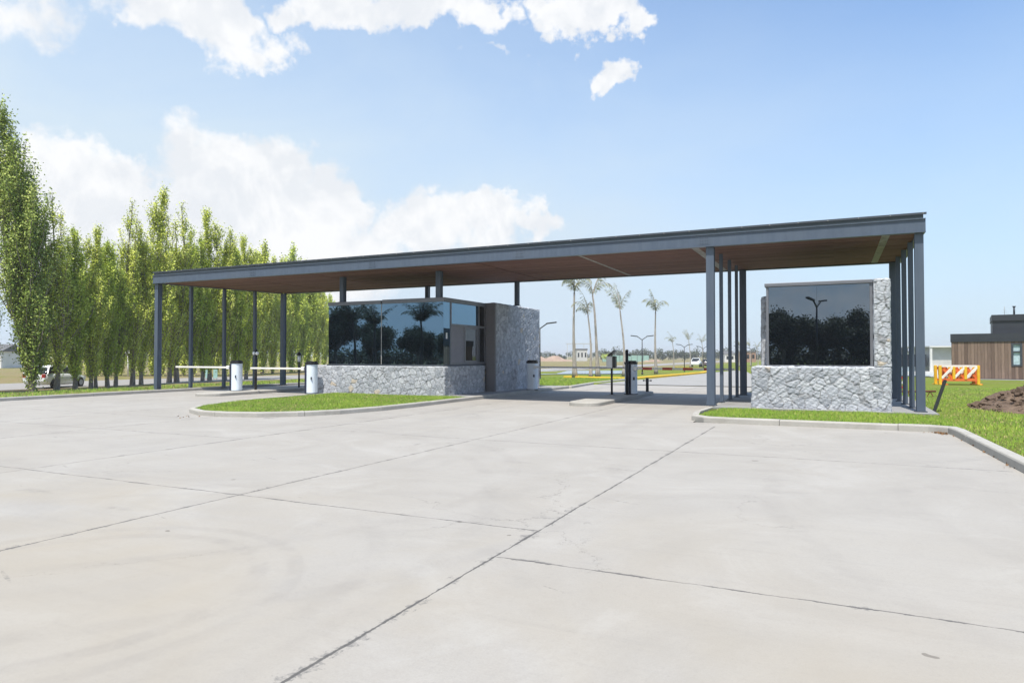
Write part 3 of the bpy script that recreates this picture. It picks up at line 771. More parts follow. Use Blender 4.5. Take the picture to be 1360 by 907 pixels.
# ------------------------------------------------------------------ glazed guard booth (left)
GX0, GX1, GY0, GY1 = -18.36, -13.0, 21.5, 24.78
bo = thing('guard_booth', 'long dark-glass guard booth on a rubble stone base with tall stone wall behind', 'guard booth', (-15.5, 24.5, .0))
masonry('stone_base', -19.25, -12.93, 21.45, 24.62, 0.02, 1.19, bo, ('front', 'right'), 11, .2, .02)
masonry('stone_wall', -15.2, -12.62, 24.98, 29.6, 0.02, 3.76, bo, ('right', 'front'), 23, .2, .028)
g = MB(); g.box(-12.98, -12.56, 24.83, 24.955, .02, 3.74, .01); g.build('wall_jamb', M['jamb'], bo)
# sill
g = MB(); g.box(GX0 - .06, GX1 + .05, GY0 - .03, GY1, 1.2, 1.255, .008); g.build('sill', M['steel_dark'], bo)
ZS, ZT = 1.26, 3.58
def pane(x0, x1, y0, y1, z0, z1, mat, name='glass_pane'):
    g = MB(); g.box(x0, x1, y0, y1, z0, z1); return g.build(name, M[mat], bo)
pane(GX0, -15.79, GY0, GY0 + .025, ZS, ZT, 'glass'); pane(-15.765, GX1 - .028, GY0, GY0 + .025, ZS, ZT, 'glass')
g = MB(); g.box(-15.792, -15.763, GY0 - .008, GY0 + .03, ZS, ZT); g.build('mullion', M['galv'], bo)
# right side: corner light, frames, transom, grey panel, sliding panes
pane(GX1 - .025, GX1, GY0, 21.98, ZS, ZT, 'glass')
g = MB()
for y0, y1 in ((21.98, 22.06), (24.2, 24.27), (24.74, 24.83)): g.box(GX1 - .06, GX1 + .02, y0, y1, ZS, ZT)
for (a, b_) in ((22.06, 24.2), (24.27, 24.74)):
    g.box(GX1 - .055, GX1 + .017, a, b_, 2.7, 2.79); g.box(GX1 - .055, GX1 + .017, a, b_, ZS, ZS + .07)
for y0 in (23.05, 24.04): g.box(GX1 - .05, GX1 + .014, y0, y0 + .1, ZS + .07, 2.7)
g.box(GX1 - .05, GX1 + .014, 23.15, 24.04, 2.62, 2.7); g.box(GX1 - .05, GX1 + .014, 23.15, 24.04, ZS + .07, ZS + .14)
g.build('window_frame', M['frame'], bo)
pane(GX1 - .03, GX1 - .008, 22.06, 24.2, 2.79, ZT, 'glass'); pane(GX1 - .03, GX1 - .008, 24.27, 24.74, 2.79, ZT, 'glass_door')
pane(GX1 - .03, GX1 - .008, 22.06, 23.05, ZS + .07, 2.7, 'greypanel', 'blind_panel')
pane(GX1 - .03, GX1 - .01, 23.15, 24.04, ZS + .14, 2.62, 'glass_door', 'sliding_pane'); pane(GX1 - .03, GX1 - .008, 24.27, 24.74, ZS + .07, 2.7, 'glass_door')
g = MB(); g.obox((GX1 + .004, 21.72, 2.33), (.003, .05, .11)); g.build('notice', M['white'], bo)
# roof edge, in two lengths with a small break
g = MB(); g.box(GX0 - .02, -15.8, GY0 - .03, GY1 + .04, ZT + .002, 3.72, .012); g.build('roof', M['frame'], bo)
g = MB(); g.box(-15.74, GX1 + .05, GY0 - .03, GY1 + .04, ZT + .002, 3.74, .012); g.build('roof', M['frame'], bo)
# dark end and back
g = MB(); g.box(GX0, GX0 + .03, GY0 + .026, GY1, ZS, ZT); g.box(GX0 + .03, -15.3, GY1 - .03, GY1, ZS, ZT); g.build('end_panel', M['steel_dark'], bo)

# ------------------------------------------------------------------ stone booth (right)
rb = thing('guard_booth', 'small square booth of pale rubble stone with one large dark window and stone pier', 'guard booth', (-.4, 22.2, .1))
masonry('stone_base', -2.1, 1.3, 20.08, 24.4, .1, 1.285, rb, ('front', 'left', 'right'), 41, .225, .018)
masonry('stone_pier', .93, 1.3, 20.1, 24.4, 1.29, 3.6, rb, ('front', 'right'), 57, .2, .018)
masonry('stone_wall', -1.95, -1.74, 21.3, 24.4, 1.29, 3.32, rb, ('front', 'left'), 71, .22, .03)
g = MB(); g.box(-1.72, .905, 20.3, 24.35, 1.29, 1.34); g.box(-1.72, -1.66, 20.16, 20.3, 1.29, 3.5); g.box(.84, .905, 20.16, 20.3, 1.29, 3.5); g.box(-1.66, .84, 20.16, 20.3, 1.29, 1.335)
g.build('window_frame', M['frame'], rb)
for x0, x1 in ((-1.658, -.432), (-.428, .838)):
    g = MB(); g.box(x0, x1, 20.2, 20.225, 1.337, 3.498); g.build('glass_pane', M['glass_r'], rb)
g = MB(); g.box(-1.76, .915, 20.12, 24.4, 3.502, 3.6, .012); g.build('roof', M['frame'], rb)
g = MB(); g.box(-1.72, -1.69, 20.32, 21.28, 1.345, 3.5); g.build('side_panel', M['steel_dark'], rb)
g = MB(); g.box(-1.7, .9, 24.2, 24.23, 1.345, 3.5); g.build('back_panel', M['steel_dark'], rb)

# ------------------------------------------------------------------ lane barriers
def make_gate(label, loc, arm_len, arm_dir, striped=False, slot=True, armmat='cream_arm'):
    r = thing('barrier_gate', label, 'barrier gate', loc, 0, 'lane barriers under the canopy')
    X0, Y0, Z0 = loc
    def rr(w, d, n=8, rad=.17):
        out = []
        for cx_, cy_, a0 in ((w - rad, d - rad, 0), (-w + rad, d - rad, 90), (-w + rad, -d + rad, 180), (w - rad, -d + rad, 270)):
            for i in range(n + 1): a = R_(a0 + 90 * i / n); out.append((X0 + cx_ + rad * math.cos(a), Y0 + cy_ + rad * math.sin(a)))
        return out
    g = MB(); g.prism(rr(.23, .2), Z0 + .03, Z0 + 1.14); body = g.build('cabinet', M['cabinet'], r)
    g = MB(); g.prism(rr(.245, .215), Z0 + 1.143, Z0 + 1.23); g.prism(rr(.2, .17, 8, .13), Z0 + 1.23, Z0 + 1.275); g.build('lid', M['black'], r)
    g = MB(); g.prism(rr(.25, .22), Z0 - .01, Z0 + .028); g.build('plinth', M['steel_dark'], r)
    if slot:
        g = MB(); g.box(X0 - .16 * (1 if arm_dir < 0 else .2), X0 - .16 * (1 if arm_dir < 0 else .2) + .085, Y0 - .222, Y0 - .203, Z0 + .035, Z0 + 1.135, .004); g.build('slot', M['navy'], body)
    g = MB(); g.box(X0 + .13, X0 + .2, Y0 - .207, Y0 - .2, Z0 + .55, Z0 + .66); g.build('lock_plate', M['steel_dark'], body)
    zz = Z0 + .98
    g = MB(); g.box(X0 + arm_dir * .235 - .07, X0 + arm_dir * .235 + .07, Y0 - .27, Y0 - .15, zz - .075, zz + .075, .02); g.build('pivot', M['white'], r)
    g = MB(); a0 = X0 + arm_dir * .3; a1 = X0 + arm_dir * (.3 + arm_len); g.box(min(a0, a1), max(a0, a1), Y0 - .235, Y0 - .185, zz - .036, zz + .036, .012)
    arm = g.build('arm', M[armmat], r)
    if striped:
        n = int(arm_len / .75)
        for i in range(n):
            g = MB(); s0 = X0 + arm_dir * (.5 + i * .75); s1 = s0 + arm_dir * .36
            g.box(min(s0, s1), max(s0, s1), Y0 - .238, Y0 - .182, zz - .048, zz + .048)
            g.build('red_band', M['red'], arm)
    return r
def bpy_smooth(o):
    for p in o.data.polygons:
        if len(p.vertices) == 4: p.use_smooth = True
make_gate('barrier cabinet with its white arm reaching the leftmost columns of the canopy', (-22.6, 20.75, .12), 3.1, -1)
make_gate('barrier cabinet against the left end of the dark-glass booth with its arm lowered', (-18.74, 20.95, .095), 2.75, -1)
make_gate('barrier cabinet at the foot of the tall stone wall with a plain grey arm', (-11.85, 27.0, .12), 4.0, 1, False, False, 'plaster2')
make_gate('barrier cabinet on the narrow middle island with a red-banded white arm', (-7.02, 25.35, .125), 3.5, 1, True)

# ------------------------------------------------------------------ small posts
p0 = Vector((-7.72 + .08, 24.9, .125))
r = thing('card_reader', 'card reader on a thin black post with tilted hood on middle island', 'card reader', p0)
g = MB(); g.tube([p0, p0 + Vector((0, 0, 1.0))], .04, 12); g.tube([p0, p0 + Vector((0, 0, .012))], .11, 14); g.build('post', M['black'], r)
g = MB(); g.obox(p0 + Vector((-.06, 0, 1.22)), (.13, .12, .23), None, .04); hd = g.build('reader_head', M['white'], r)
g = MB(); g.obox(p0 + Vector((.115, -.02, 1.23)), (.055, .13, .22), None, .02); g.build('reader_face', M['black'], hd)
g = MB(); g.obox(p0 + Vector((.02, -.02, 1.56)), (.17, .16, .022), Matrix.Rotation(R_(-38), 3, 'Y'), .008); g.bar(p0 + Vector((0, 0, 1.44)), p0 + Vector((.02, 0, 1.55)), .04); g.build('hood', M['black'], r)
p0 = Vector((-7.07, 24.97, .125))
r = thing('camera_post', 'slim black post with small side camera before the middle barrier cabinet', 'post', p0)
g = MB(); g.tube([p0, p0 + Vector((0, 0, 1.68))], .055, 12); g.build('post', M['black'], r)
g = MB(); g.tube([p0 + Vector((.04, 0, 1.48)), p0 + Vector((.13, 0, 1.48))], .015, 8); g.tube([p0 + Vector((.11, -.06, 1.48)), p0 + Vector((.11, .08, 1.48))], .035, 12); g.build('camera', M['black'], r)
p0 = Vector((-6.9, 27.35, .11))
r = thing('bollard', 'short black bollard with side reflectors at the far end of the middle island', 'bollard', p0)
g = MB(); g.tube([p0, p0 + Vector((0, 0, .58))], .06, 12); g.build('post', M['black'], r)
g = MB(); g.bar(p0 + Vector((-.14, 0, .47)), p0 + Vector((.14, 0, .47)), .03); g.sphere(p0 + Vector((-.15, 0, .47)), .035); g.sphere(p0 + Vector((.15, 0, .47)), .035); g.build('reflector', M['pole_dark'], r)
p0 = Vector((-22.55, 21.75, .12))
r = thing('post_light', 'black post with two small white globes beside the leftmost barrier cabinet', 'post light', p0)
g = MB(); g.tube([p0, p0 + Vector((0, 0, 1.7))], .055, 12); g.tube([p0 + Vector((0, 0, 1.68)), p0 + Vector((0, 0, 1.74))], [.07, .05], 12); g.build('post', M['black'], r)
for s_ in (-1, 1):
    g = MB(); g.sphere(p0 + Vector((s_ * .085, -.02, 1.57)), .075, 14); g.build('globe', M['globe'], r)
p0 = at(397, 515, .1)
r = thing('post_light', 'thin black post with capped pale lantern on the verge left of glazed booth', 'post light', p0)
g = MB(); g.tube([p0, p0 + Vector((0, 0, 1.2))], .04, 12); g.build('post', M['black'], r)
g = MB(); g.tube([p0 + Vector((0, 0, 1.2)), p0 + Vector((0, 0, 1.5))], .07, 12); g.build('lantern', M['globe'], r)
g = MB(); g.tube([p0 + Vector((0, 0, 1.5)), p0 + Vector((0, 0, 1.56)), p0 + Vector((0, 0, 1.66))], [.13, .11, .03], 12); g.build('cap', M['black'], r)

# ------------------------------------------------------------------ street lamps
def make_lamp(h, s=1.0):
    r = thing('street_lamp', 'x', 'street lamp', (0, 0, 0))
    g = MB(); g.tube([(0, 0, -.05), (0, 0, h * .5), (0, 0, h)], [.075 * s, .06 * s, .05 * s], 12); g.tube([(0, 0, 0), (0, 0, .25)], .11 * s, 12); g.build('pole', M['pole_dark'], r)
    for sd in (-1, 1):
        g = MB(); g.bar((0, 0, h - .04), (sd * .55 * s, 0, h + .36 * s), .08 * s); a = g.build('arm', M['pole_dark'], r)
        g = MB(); g.bar((sd * .5 * s, 0, h + .36 * s), (sd * 1.3 * s, 0, h + .46 * s), .22 * s, .1 * s, .02); g.build('lamp_head', M['pole_dark'], a)
    return r
LAMPS = [(717, 505, 436, 'grey twin-arm street lamp beside the tall stone wall of glazed booth'), (853, 497.5, 451, 'twin-arm street lamp on the median just right of the middle barrier cabinet'),
         (909, 494, 461, 'twin-arm street lamp on the median before the distant white pickup'), (934, 491, 463, 'small distant twin-arm street lamp just left of the booth-side columns'), (983, 487, 462, 'tiny far street lamp seen between the row of columns and right booth'), (998, 486, 464, 'tiny far street lamp nearest the left edge of the right booth')]
proto = None
for i, (px, py, ty, lb) in enumerate(LAMPS):
    p = at(px, py); h = at_top(p, ty) - p.z; s = h / 4.0
    if i == 0: proto = make_lamp(4.0); o = proto; o.location = p; o['label'] = lb; o['group'] = 'street lamps along the exit road'
    else: o = dup(proto, p, 0, 1, lb, 'street lamps along the exit road')
    o.scale = (s, s, s); o.rotation_euler = (0, 0, YAW - .12)

# ------------------------------------------------------------------ trees
def quads(P, size, flat=.0, asp=1.0):
    n = len(P)
    a = np.random.normal(size=(n, 3)); a /= np.linalg.norm(a, axis=1)[:, None] + 1e-9
    b_ = np.random.normal(size=(n, 3)); b_ -= a * (a * b_).sum(1)[:, None]; b_ /= np.linalg.norm(b_, axis=1)[:, None] + 1e-9
    s = (size * np.random.uniform(.65, 1.3, n))[:, None]
    V = np.stack([P - a * s * asp, P + b_ * s * .62, P + a * s * asp, P - b_ * s * .62], 1)
    return V.reshape(-1, 3), np.arange(4 * n).reshape(-1, 4)
def poplar_geo(seed, H, rad, nlimb, nleaf, leaf, z0=.06, lean=(0, 0), sparse_top=.0, leads=(.9, .8, .72)):
    rs = np.random.RandomState(seed); np.random.seed(seed)
    def axis(t): return np.array([lean[0] * t ** 1.4 + .12 * math.sin(t * 7 + seed), lean[1] * t ** 1.4 + .12 * math.cos(t * 5.5 + seed), t * H])
    g = MB(); pts = [axis(t) for t in np.linspace(0, .96, 12)]
    g.tube([tuple(p) for p in pts], [max(.015, .115 * (H / 13) * (1 - .95 * t) + (.04 if t == 0 else 0)) for t in np.linspace(0, .96, 12)], 9, False)
    C, T = [], []
    lob = rs.uniform(0, 6.28, 3); la = rs.uniform(0, 6.28)
    lead = [(0., 0., 1.)] + [(math.cos(la + k * 2.3) * rad * rs.uniform(.35, .6), math.sin(la + k * 2.3) * rad * rs.uniform(.35, .6), f) for k, f in enumerate(leads)]
    for (ox, oy, f) in lead[1:]:
        q = [axis(t) + np.array([ox, oy, 0]) * min(1, max(0, (t - .12) / .25)) for t in np.linspace(.1, .97 * f, 8)]
        g.tube([tuple(x) for x in q], [.06 * (1 - j / 8.5) for j in range(8)], 6, False)
    for i in range(nlimb):
        t = z0 + (1 - z0) * ((i + rs.rand()) / nlimb) ** 1.05 * .97
        az = i * 2.4 + rs.uniform(-.5, .5); ox, oy, lf = lead[rs.randint(len(lead))]; t = z0 + (t - z0) * lf; p = axis(t) + np.array([ox, oy, 0]) * min(1, max(0, (t - .12) / .25)); t = z0 + (t - z0) / lf
        env = (np.clip((t - z0 + .05) / .16, .25, 1)) * min(1, (1 - t) ** .7 * 1.45) + .1
        env *= 1 + .28 * math.sin(t * 17 + lob[0]) * math.sin(az + lob[1]) + rs.uniform(-.35, .4)
        L = rad * 2.3 * env; up = R_(rs.uniform(7, 24)); d = np.array([math.cos(az) * math.sin(up), math.sin(az) * math.sin(up), math.cos(up)])
        q = p + d * L; mid = p + d * L * .5 + np.array([math.cos(az), math.sin(az), 0]) * L * .06
        g.tube([tuple(p), tuple(mid), tuple(q)], [.035 * (1.2 - t), .02 * (1.2 - t) + .004, .004], 4, False)
        k = max(6, int(nleaf / nlimb * (.35 + 1.3 * env) * rs.uniform(.5, 1.45)))
        s = rs.rand(k) ** .8
        pp = p + np.outer(s, q - p) + rs.normal(0, 1, (k, 3)) * np.array([.12, .12, .3]) * (rad / 1.0) * (.55 + .7 * rs.rand(k))[:, None]
        keep = rs.rand(k) > sparse_top * t
        tone = rs.uniform(.05, .75)
        C.append(pp[keep]); T.append(np.clip(tone + rs.normal(0, .2, keep.sum()), 0, 1))
    # a cluster on the leader
    C = np.vstack(C); T = np.concatenate(T)
    V, Fq = quads(C, leaf)
    return g, V, Fq, np.repeat(T, 4)
def make_poplar(geo, leafmat):
    g, V, Fq, T = geo
    r = thing('poplar_tree', 'x', 'poplar tree', (0, 0, 0))
    g.build('trunk', M['bark'], r); np_mesh('crown', V, Fq, M[leafmat], r, attrs={'tint': T}); return r
PV = {}
PV['big'] = (make_poplar(poplar_geo(3, 14., 1.15, 260, 46000, .056, .02, (-1.7, -.4), 0, (.93, .84, .7)), 'leaf_dark'), 14.)
PV['dense'] = (make_poplar(poplar_geo(5, 13., .8, 170, 20000, .058, .06), 'leaf_green'), 13.)
PV['mid'] = (make_poplar(poplar_geo(8, 13., .75, 160, 17000, .055, .065, (.3, 0)), 'leaf_yellow'), 13.)
PV['sparse'] = (make_poplar(poplar_geo(13, 13., .72, 130, 11500, .053, .07, (-.3, .2), .35), 'leaf_yellow'), 13.)
PV['dense2'] = (make_poplar(poplar_geo(17, 13., .88, 170, 19000, .058, .05, (-.25, .1), .1, (.95, .7)), 'leaf_yellow'), 13.)
PV['mid2'] = (make_poplar(poplar_geo(29, 13., .8, 150, 15000, .056, .07, (.2, -.3), .2, (.86, .8, .6)), 'leaf_green'), 13.)
PV['hedge'] = (make_poplar(poplar_geo(34, 13., 1.15, 130, 14000, .09, .0), 'leaf_yellow'), 13.)
PV['hedge2'] = (make_poplar(poplar_geo(55, 13., 1.15, 130, 14000, .09, .0), 'leaf_green'), 13.)
used = set()
def put_poplar(kind, px, py, ty, label, group, wide=1.0, rz=None):
    o, H = PV[kind]; p = at(px, py); h = at_top(p, ty) - p.z; s = h / H
    if kind in used: o = dup(o, p, 0, 1, label, group)
    else: used.add(kind); o.location = p; o['label'] = label; o['group'] = group
    o.scale = (s * wide, s * wide, s); o.rotation_euler = (0, 0, (YAW if kind == 'big' else random.uniform(0, 6.28)) if rz is None else rz); return o
gA = 'near row of poplars along the verge'; gB = 'far row of poplars across the street'
ROWA = [('big', 45, 521, 140, 'tallest dark leaning poplar near the left border, its foliage reaching the ground', 1.0),
        ('big', -22, 523, 300, 'dark poplar cut by the left border of the photo', 1.3),
        ('sparse', 77, 519, 250, 'thin airy poplar just right of the tallest dark one, before the white car', 1.15),
        ('dense', 97, 517.5, 296, 'bushy poplar whose trunk stands in front of the white car door', 1.15),
        ('dense2', 118, 516, 303, 'poplar just right of the white car', 1.1), ('mid', 128, 515, 322, 'yellowish poplar, second to the right of white car', 1.0), ('dense', 140, 514, 314, 'deep green poplar, third to the right of white car', 1.2),
        ('mid2', 156, 513, 330, 'low-crowned poplar left of the pale signpost', 1.2), ('sparse', 173, 512, 258, 'tall wispy poplar standing at the pale signpost', 1.1),
        ('mid', 190, 511, 300, 'yellow-green poplar immediately left of the canopy corner column', 1.1), ('dense2', 206, 510, 252, 'tall narrow poplar rising right above the canopy corner', .95),
        ('sparse', 222, 508.5, 278, 'airy poplar between the first and second canopy columns, leftmost there', 1.2), ('sparse', 237, 508, 264, 'tall pale poplar between the first and second canopy columns, rightmost there', 1.2),
        ('mid2', 252, 507, 300, 'poplar half hidden by the second canopy column', 1.1), ('dense', 267, 506.5, 310, 'poplar before the left turquoise panel, left of the third column', 1.1),
        ('dense2', 281, 506, 281, 'tall bright poplar rising over the roof near the leftmost barrier cabinet', 1.1), ('mid', 297, 505.5, 303, 'poplar behind the leftmost barrier cabinet', 1.1),
        ('dense', 313, 505, 322, 'poplar just left of the twin-globe post', 1.15), ('dense2', 329, 504, 316, 'poplar behind the twin-globe post', 1.1)]
for k, px, py, ty, lb, w in ROWA: put_poplar(k, px, py, ty, lb, gA, w * (1. if k == 'big' else 1.12))
n = 0
xsB = [62, 76, 90, 104, 118, 132, 146, 160, 174, 188, 202, 216, 230, 244, 258, 272, 286, 300, 313, 326, 338, 350, 362, 374, 386, 398, 409, 420, 430, 440]
for i, px in enumerate(xsB):
    py = 499.5 if px < 300 else 499.5 - (px - 300) * .062
    ty = random.uniform(325, 360) if px < 300 else (random.uniform(332, 352) if px < 380 else random.uniform(345, 362))
    if px == 386: ty = 326
    if px == 350: ty = 324
    if px > 425: ty = 386 if px < 436 else 391
    put_poplar(random.choice(['hedge', 'hedge', 'hedge2']), px, py, ty, f'poplar of the far row across the street, {NUM[i]} from the left', gB, random.uniform(.85, 1.1))
for px in (34, 48):
    pass

# palms: tattered crowns with few fronds
def palm_geo(seed, H, nf, bias):
    rs = np.random.RandomState(seed); g = MB()
    cur = rs.uniform(-.45, .45)
    pts = [(cur * (t ** 2) + .05 * math.sin(5 * t + seed), .1 * math.sin(3 * t + seed), t * H) for t in np.linspace(0, 1, 14)]
    rad = [.12 * (1 - t) ** 6 + .115 - .055 * t for t in np.linspace(0, 1, 14)]; g.tube(pts, rad, 10)
    top = Vector(pts[-1]); V, Fq, T = [], [], []; o = 0
    fr = MB()
    for i in range(nf):
        az = rs.normal(bias, .7) if rs.rand() < .7 else rs.uniform(0, 6.28)
        L = rs.uniform(1.9, 2.9); el = rs.uniform(1.2, 1.56); droop = rs.choice([.2, .5, .9, 2.6])
        ns = 16; p = top.copy(); ps = [p.copy()]
        for s in range(ns):
            a = el - droop * (s / ns) ** 1.5
            p = p + Vector((math.cos(az) * math.cos(a), math.sin(az) * math.cos(a), math.sin(a))) * (L / ns); ps.append(p.copy())
        fr.tube([tuple(q) for q in ps], [.028 * (1 - j / (ns + 2)) + .005 for j in range(ns + 1)], 5, False)
        for j in range(2, ns + 1):
            for sd in (-1, 1):
                for rep in range(3):
                    if rs.rand() < .3: continue
                    d = (ps[j] - ps[j - 1]).normalized(); side = d.cross(Vector((0, 0, 1)))
                    if side.length < .1: side = Vector((math.sin(az), -math.cos(az), 0))
                    side.normalize()
                    ll = .55 * math.sin(math.pi * (j / (ns + 1.5)) ** .8) * rs.uniform(.6, 1.2) + .1
                    base = ps[j] - d * rs.uniform(0, L / ns)
                    tip = base + (side * sd * rs.uniform(.25, .8) + d * rs.uniform(.5, 1.0) + Vector((0, 0, -.9))).normalized() * ll
                    w = Vector((rs.normal(), rs.normal(), rs.normal())).normalized() * .018
                    mid = (base + tip) / 2 + Vector((0, 0, .03))
                    V += [base - w, mid - w * 1.3, tip, mid + w * 1.3]; Fq.append((o, o + 1, o + 2, o + 3)); o += 4; T += [rs.uniform(.1, .9)] * 4
    return g, fr, np.array([tuple(v) for v in V]), np.array(Fq), T
def make_palm(seed, H, nf, bias, bark='palmbark', leaf='leaf_palm'):
    g, fr, V, Fq, T = palm_geo(seed, H, nf, bias)
    r = thing('palm_tree', 'x', 'palm tree', (0, 0, 0)); g.build('trunk', M[bark], r)
    c = np_mesh('crown', V, Fq, M[leaf], r, attrs={'tint': T}); fr.build('frond_ribs', M[bark], c); return r
PP = [make_palm(2, 6., 6, 3.4), make_palm(5, 6., 5, 3.2), make_palm(9, 6., 5, .3), make_palm(12, 6., 6, 3.0)]
PALMS = [(763, 502, 388, 0, 'tall palm with fronds blown left, leftmost of the trio behind card reader'), (785, 502, 418, 1, 'shortest palm with a drooping frond, middle of the trio behind card reader'), (794, 502, 392, 2, 'upright palm with a tuft of leaves, rightmost of trio behind card reader'),
         (829, 500, 412, 3, 'palm whose trunk rises behind the middle barrier cabinet'), (871, 497, 414, 0, 'lone slim palm right of the street lamp on the median'), (895, 491, 455, 1, 'leaning palm with hanging fronds left of the white pickup'),
         (917, 488, 452, 3, 'small distant palm just right of the white pickup'), (934, 488, 455, 2, 'small distant palm beside the dark car by the column'), (982, 487, 459, 0, 'tiny palm between the last two columns left of right booth'), (997, 486.5, 460, 1, 'tiny far palm left of the right booth, the more leftward one'), (1007, 486.5, 462, 2, 'tiny far palm touching the left edge of right booth')]
pu = set()
for px, py, ty, k, lb in PALMS:
    p = at(px, py); h = at_top(p, ty) - p.z; s = h / 6.
    if k in pu: o = dup(PP[k], p, 0, 1, lb)
    else: pu.add(k); o = PP[k]; o.location = p; o['label'] = lb
    o['group'] = 'palms on the median'; s2 = max(s, .0)
    o.scale = (s2, s2, s2); o.rotation_euler = (0, 0, YAW + random.uniform(-.4, .4))

# trees and lamps across the access road behind the viewer: seen mirrored in the booth windows
def round_tree(seed, H, R, n, label, loc, sc=1.0):
    rs = np.random.RandomState(seed); np.random.seed(seed); C, T = [], []; g = MB()
    g.tube([(0, 0, -.1), (.1, 0, H * .25), (0, .1, H * .55)], [.22, .16, .08], 8)
    for i in range(26):
        a = rs.uniform(0, 6.28); e = rs.uniform(-.5, 1.45); rr_ = R * rs.uniform(.45, 1.0)
        c = np.array([math.cos(a) * math.cos(e) * rr_, math.sin(a) * math.cos(e) * rr_, H * .52 + math.sin(e) * rr_ * H * .42 / R])
        g.tube([(0, 0, H * .3), tuple(c * .6 + np.array([0, 0, H * .14])), tuple(c)], [.07, .04, .01], 4, False)
        k = n // 26; C.append(c + rs.normal(0, 1, (k, 3)) * R * .15); T.append(np.clip(rs.uniform(.1, .6) + rs.normal(0, .2, k), 0, 1))
    V, Fq = quads(np.vstack(C), .11)
    r = thing('broadleaf_tree', label, 'tree', (0, 0, 0)); g.build('trunk', M['bark'], r)
    np_mesh('crown', V, Fq, M['leaf_bg'], r, attrs={'tint': np.repeat(np.concatenate(T), 4)}); r.location = loc; return r
gR = 'trees mirrored in the booth windows'
rt = round_tree(4, 6.2, 2.6, 34000, 'bushy dark tree mirrored in the right booth window, left of its lamp', (-4.9, -36, 0)); rt['group'] = gR
for i, (x, y, s, lb) in enumerate([(-1.8, -38, 1.0, 'bushy dark tree mirrored in the right booth window, just right of its lamp'), (-8.2, -37, .86, 'lower dark tree mirrored at the left edge of the right booth window'), (1.6, -36, 1.12, 'tallest dark tree mirrored at the right edge of the right booth window'), (4.9, -39, 1.1, 'dark tree mirrored beyond the right edge of right booth window'),
        (-51, -25, 1.0, 'dark bushy tree mirrored in the right pane of the glazed booth'), (-46, -27, .9, 'dark tree mirrored low behind the palms in glazed booth'), (-40.5, -26, .8, 'dark tree mirrored beside the corner of the glazed booth'), (-56, -24, .9, 'dark tree mirrored in the left pane of the glazed booth'), (-62, -22, 1., 'dark tree mirrored at the far left of the glazed booth'), (-34, -28, .9, 'dark tree mirrored at the right end of glazed booth pane'), (-68, -20, 1.1, 'tall dark tree mirrored at the left border of glazed booth')]):
    dup(rt, (x, y, 0), i * 1.3, s * (1.3 if x < -52 else (.9 if x < -20 else .86)), lb, gR)
for i, (x, y, s, k, lb) in enumerate([(-47.5, -17, 1.05, 1, 'feathery palm mirrored in the middle of glazed booth right pane'), (-44, -16, .95, 3, 'palm mirrored right of centre in glazed booth right pane'), (-53.5, -16, 1.15, 0, 'tall palm mirrored near the pane joint of glazed booth'), (-57, -15, 1.0, 2, 'palm mirrored in glazed booth left pane'), (-61, -15, 1.1, 3, 'palm mirrored toward the left end of glazed booth'), (-39, -17, 1.0, 0, 'palm mirrored next to the corner of glazed booth')]):
    if i == 0: DP = make_palm(31, 5.2, 26, 2.0, 'darkbark', 'leaf_bg'); o = DP; o.location = (x, y, -.1); o.scale = (1.5, 1.5, s); o['label'] = lb; o['group'] = gR
    else: o = dup(DP, (x, y, -.1), i * .9, (1.5 * s, 1.5 * s, s), lb, gR)
o = dup(proto, (-1.45, -27, 0), YAW + 1.5, 1.5, 'tall street lamp mirrored in the middle of right booth window', 'street lamps along the exit road')

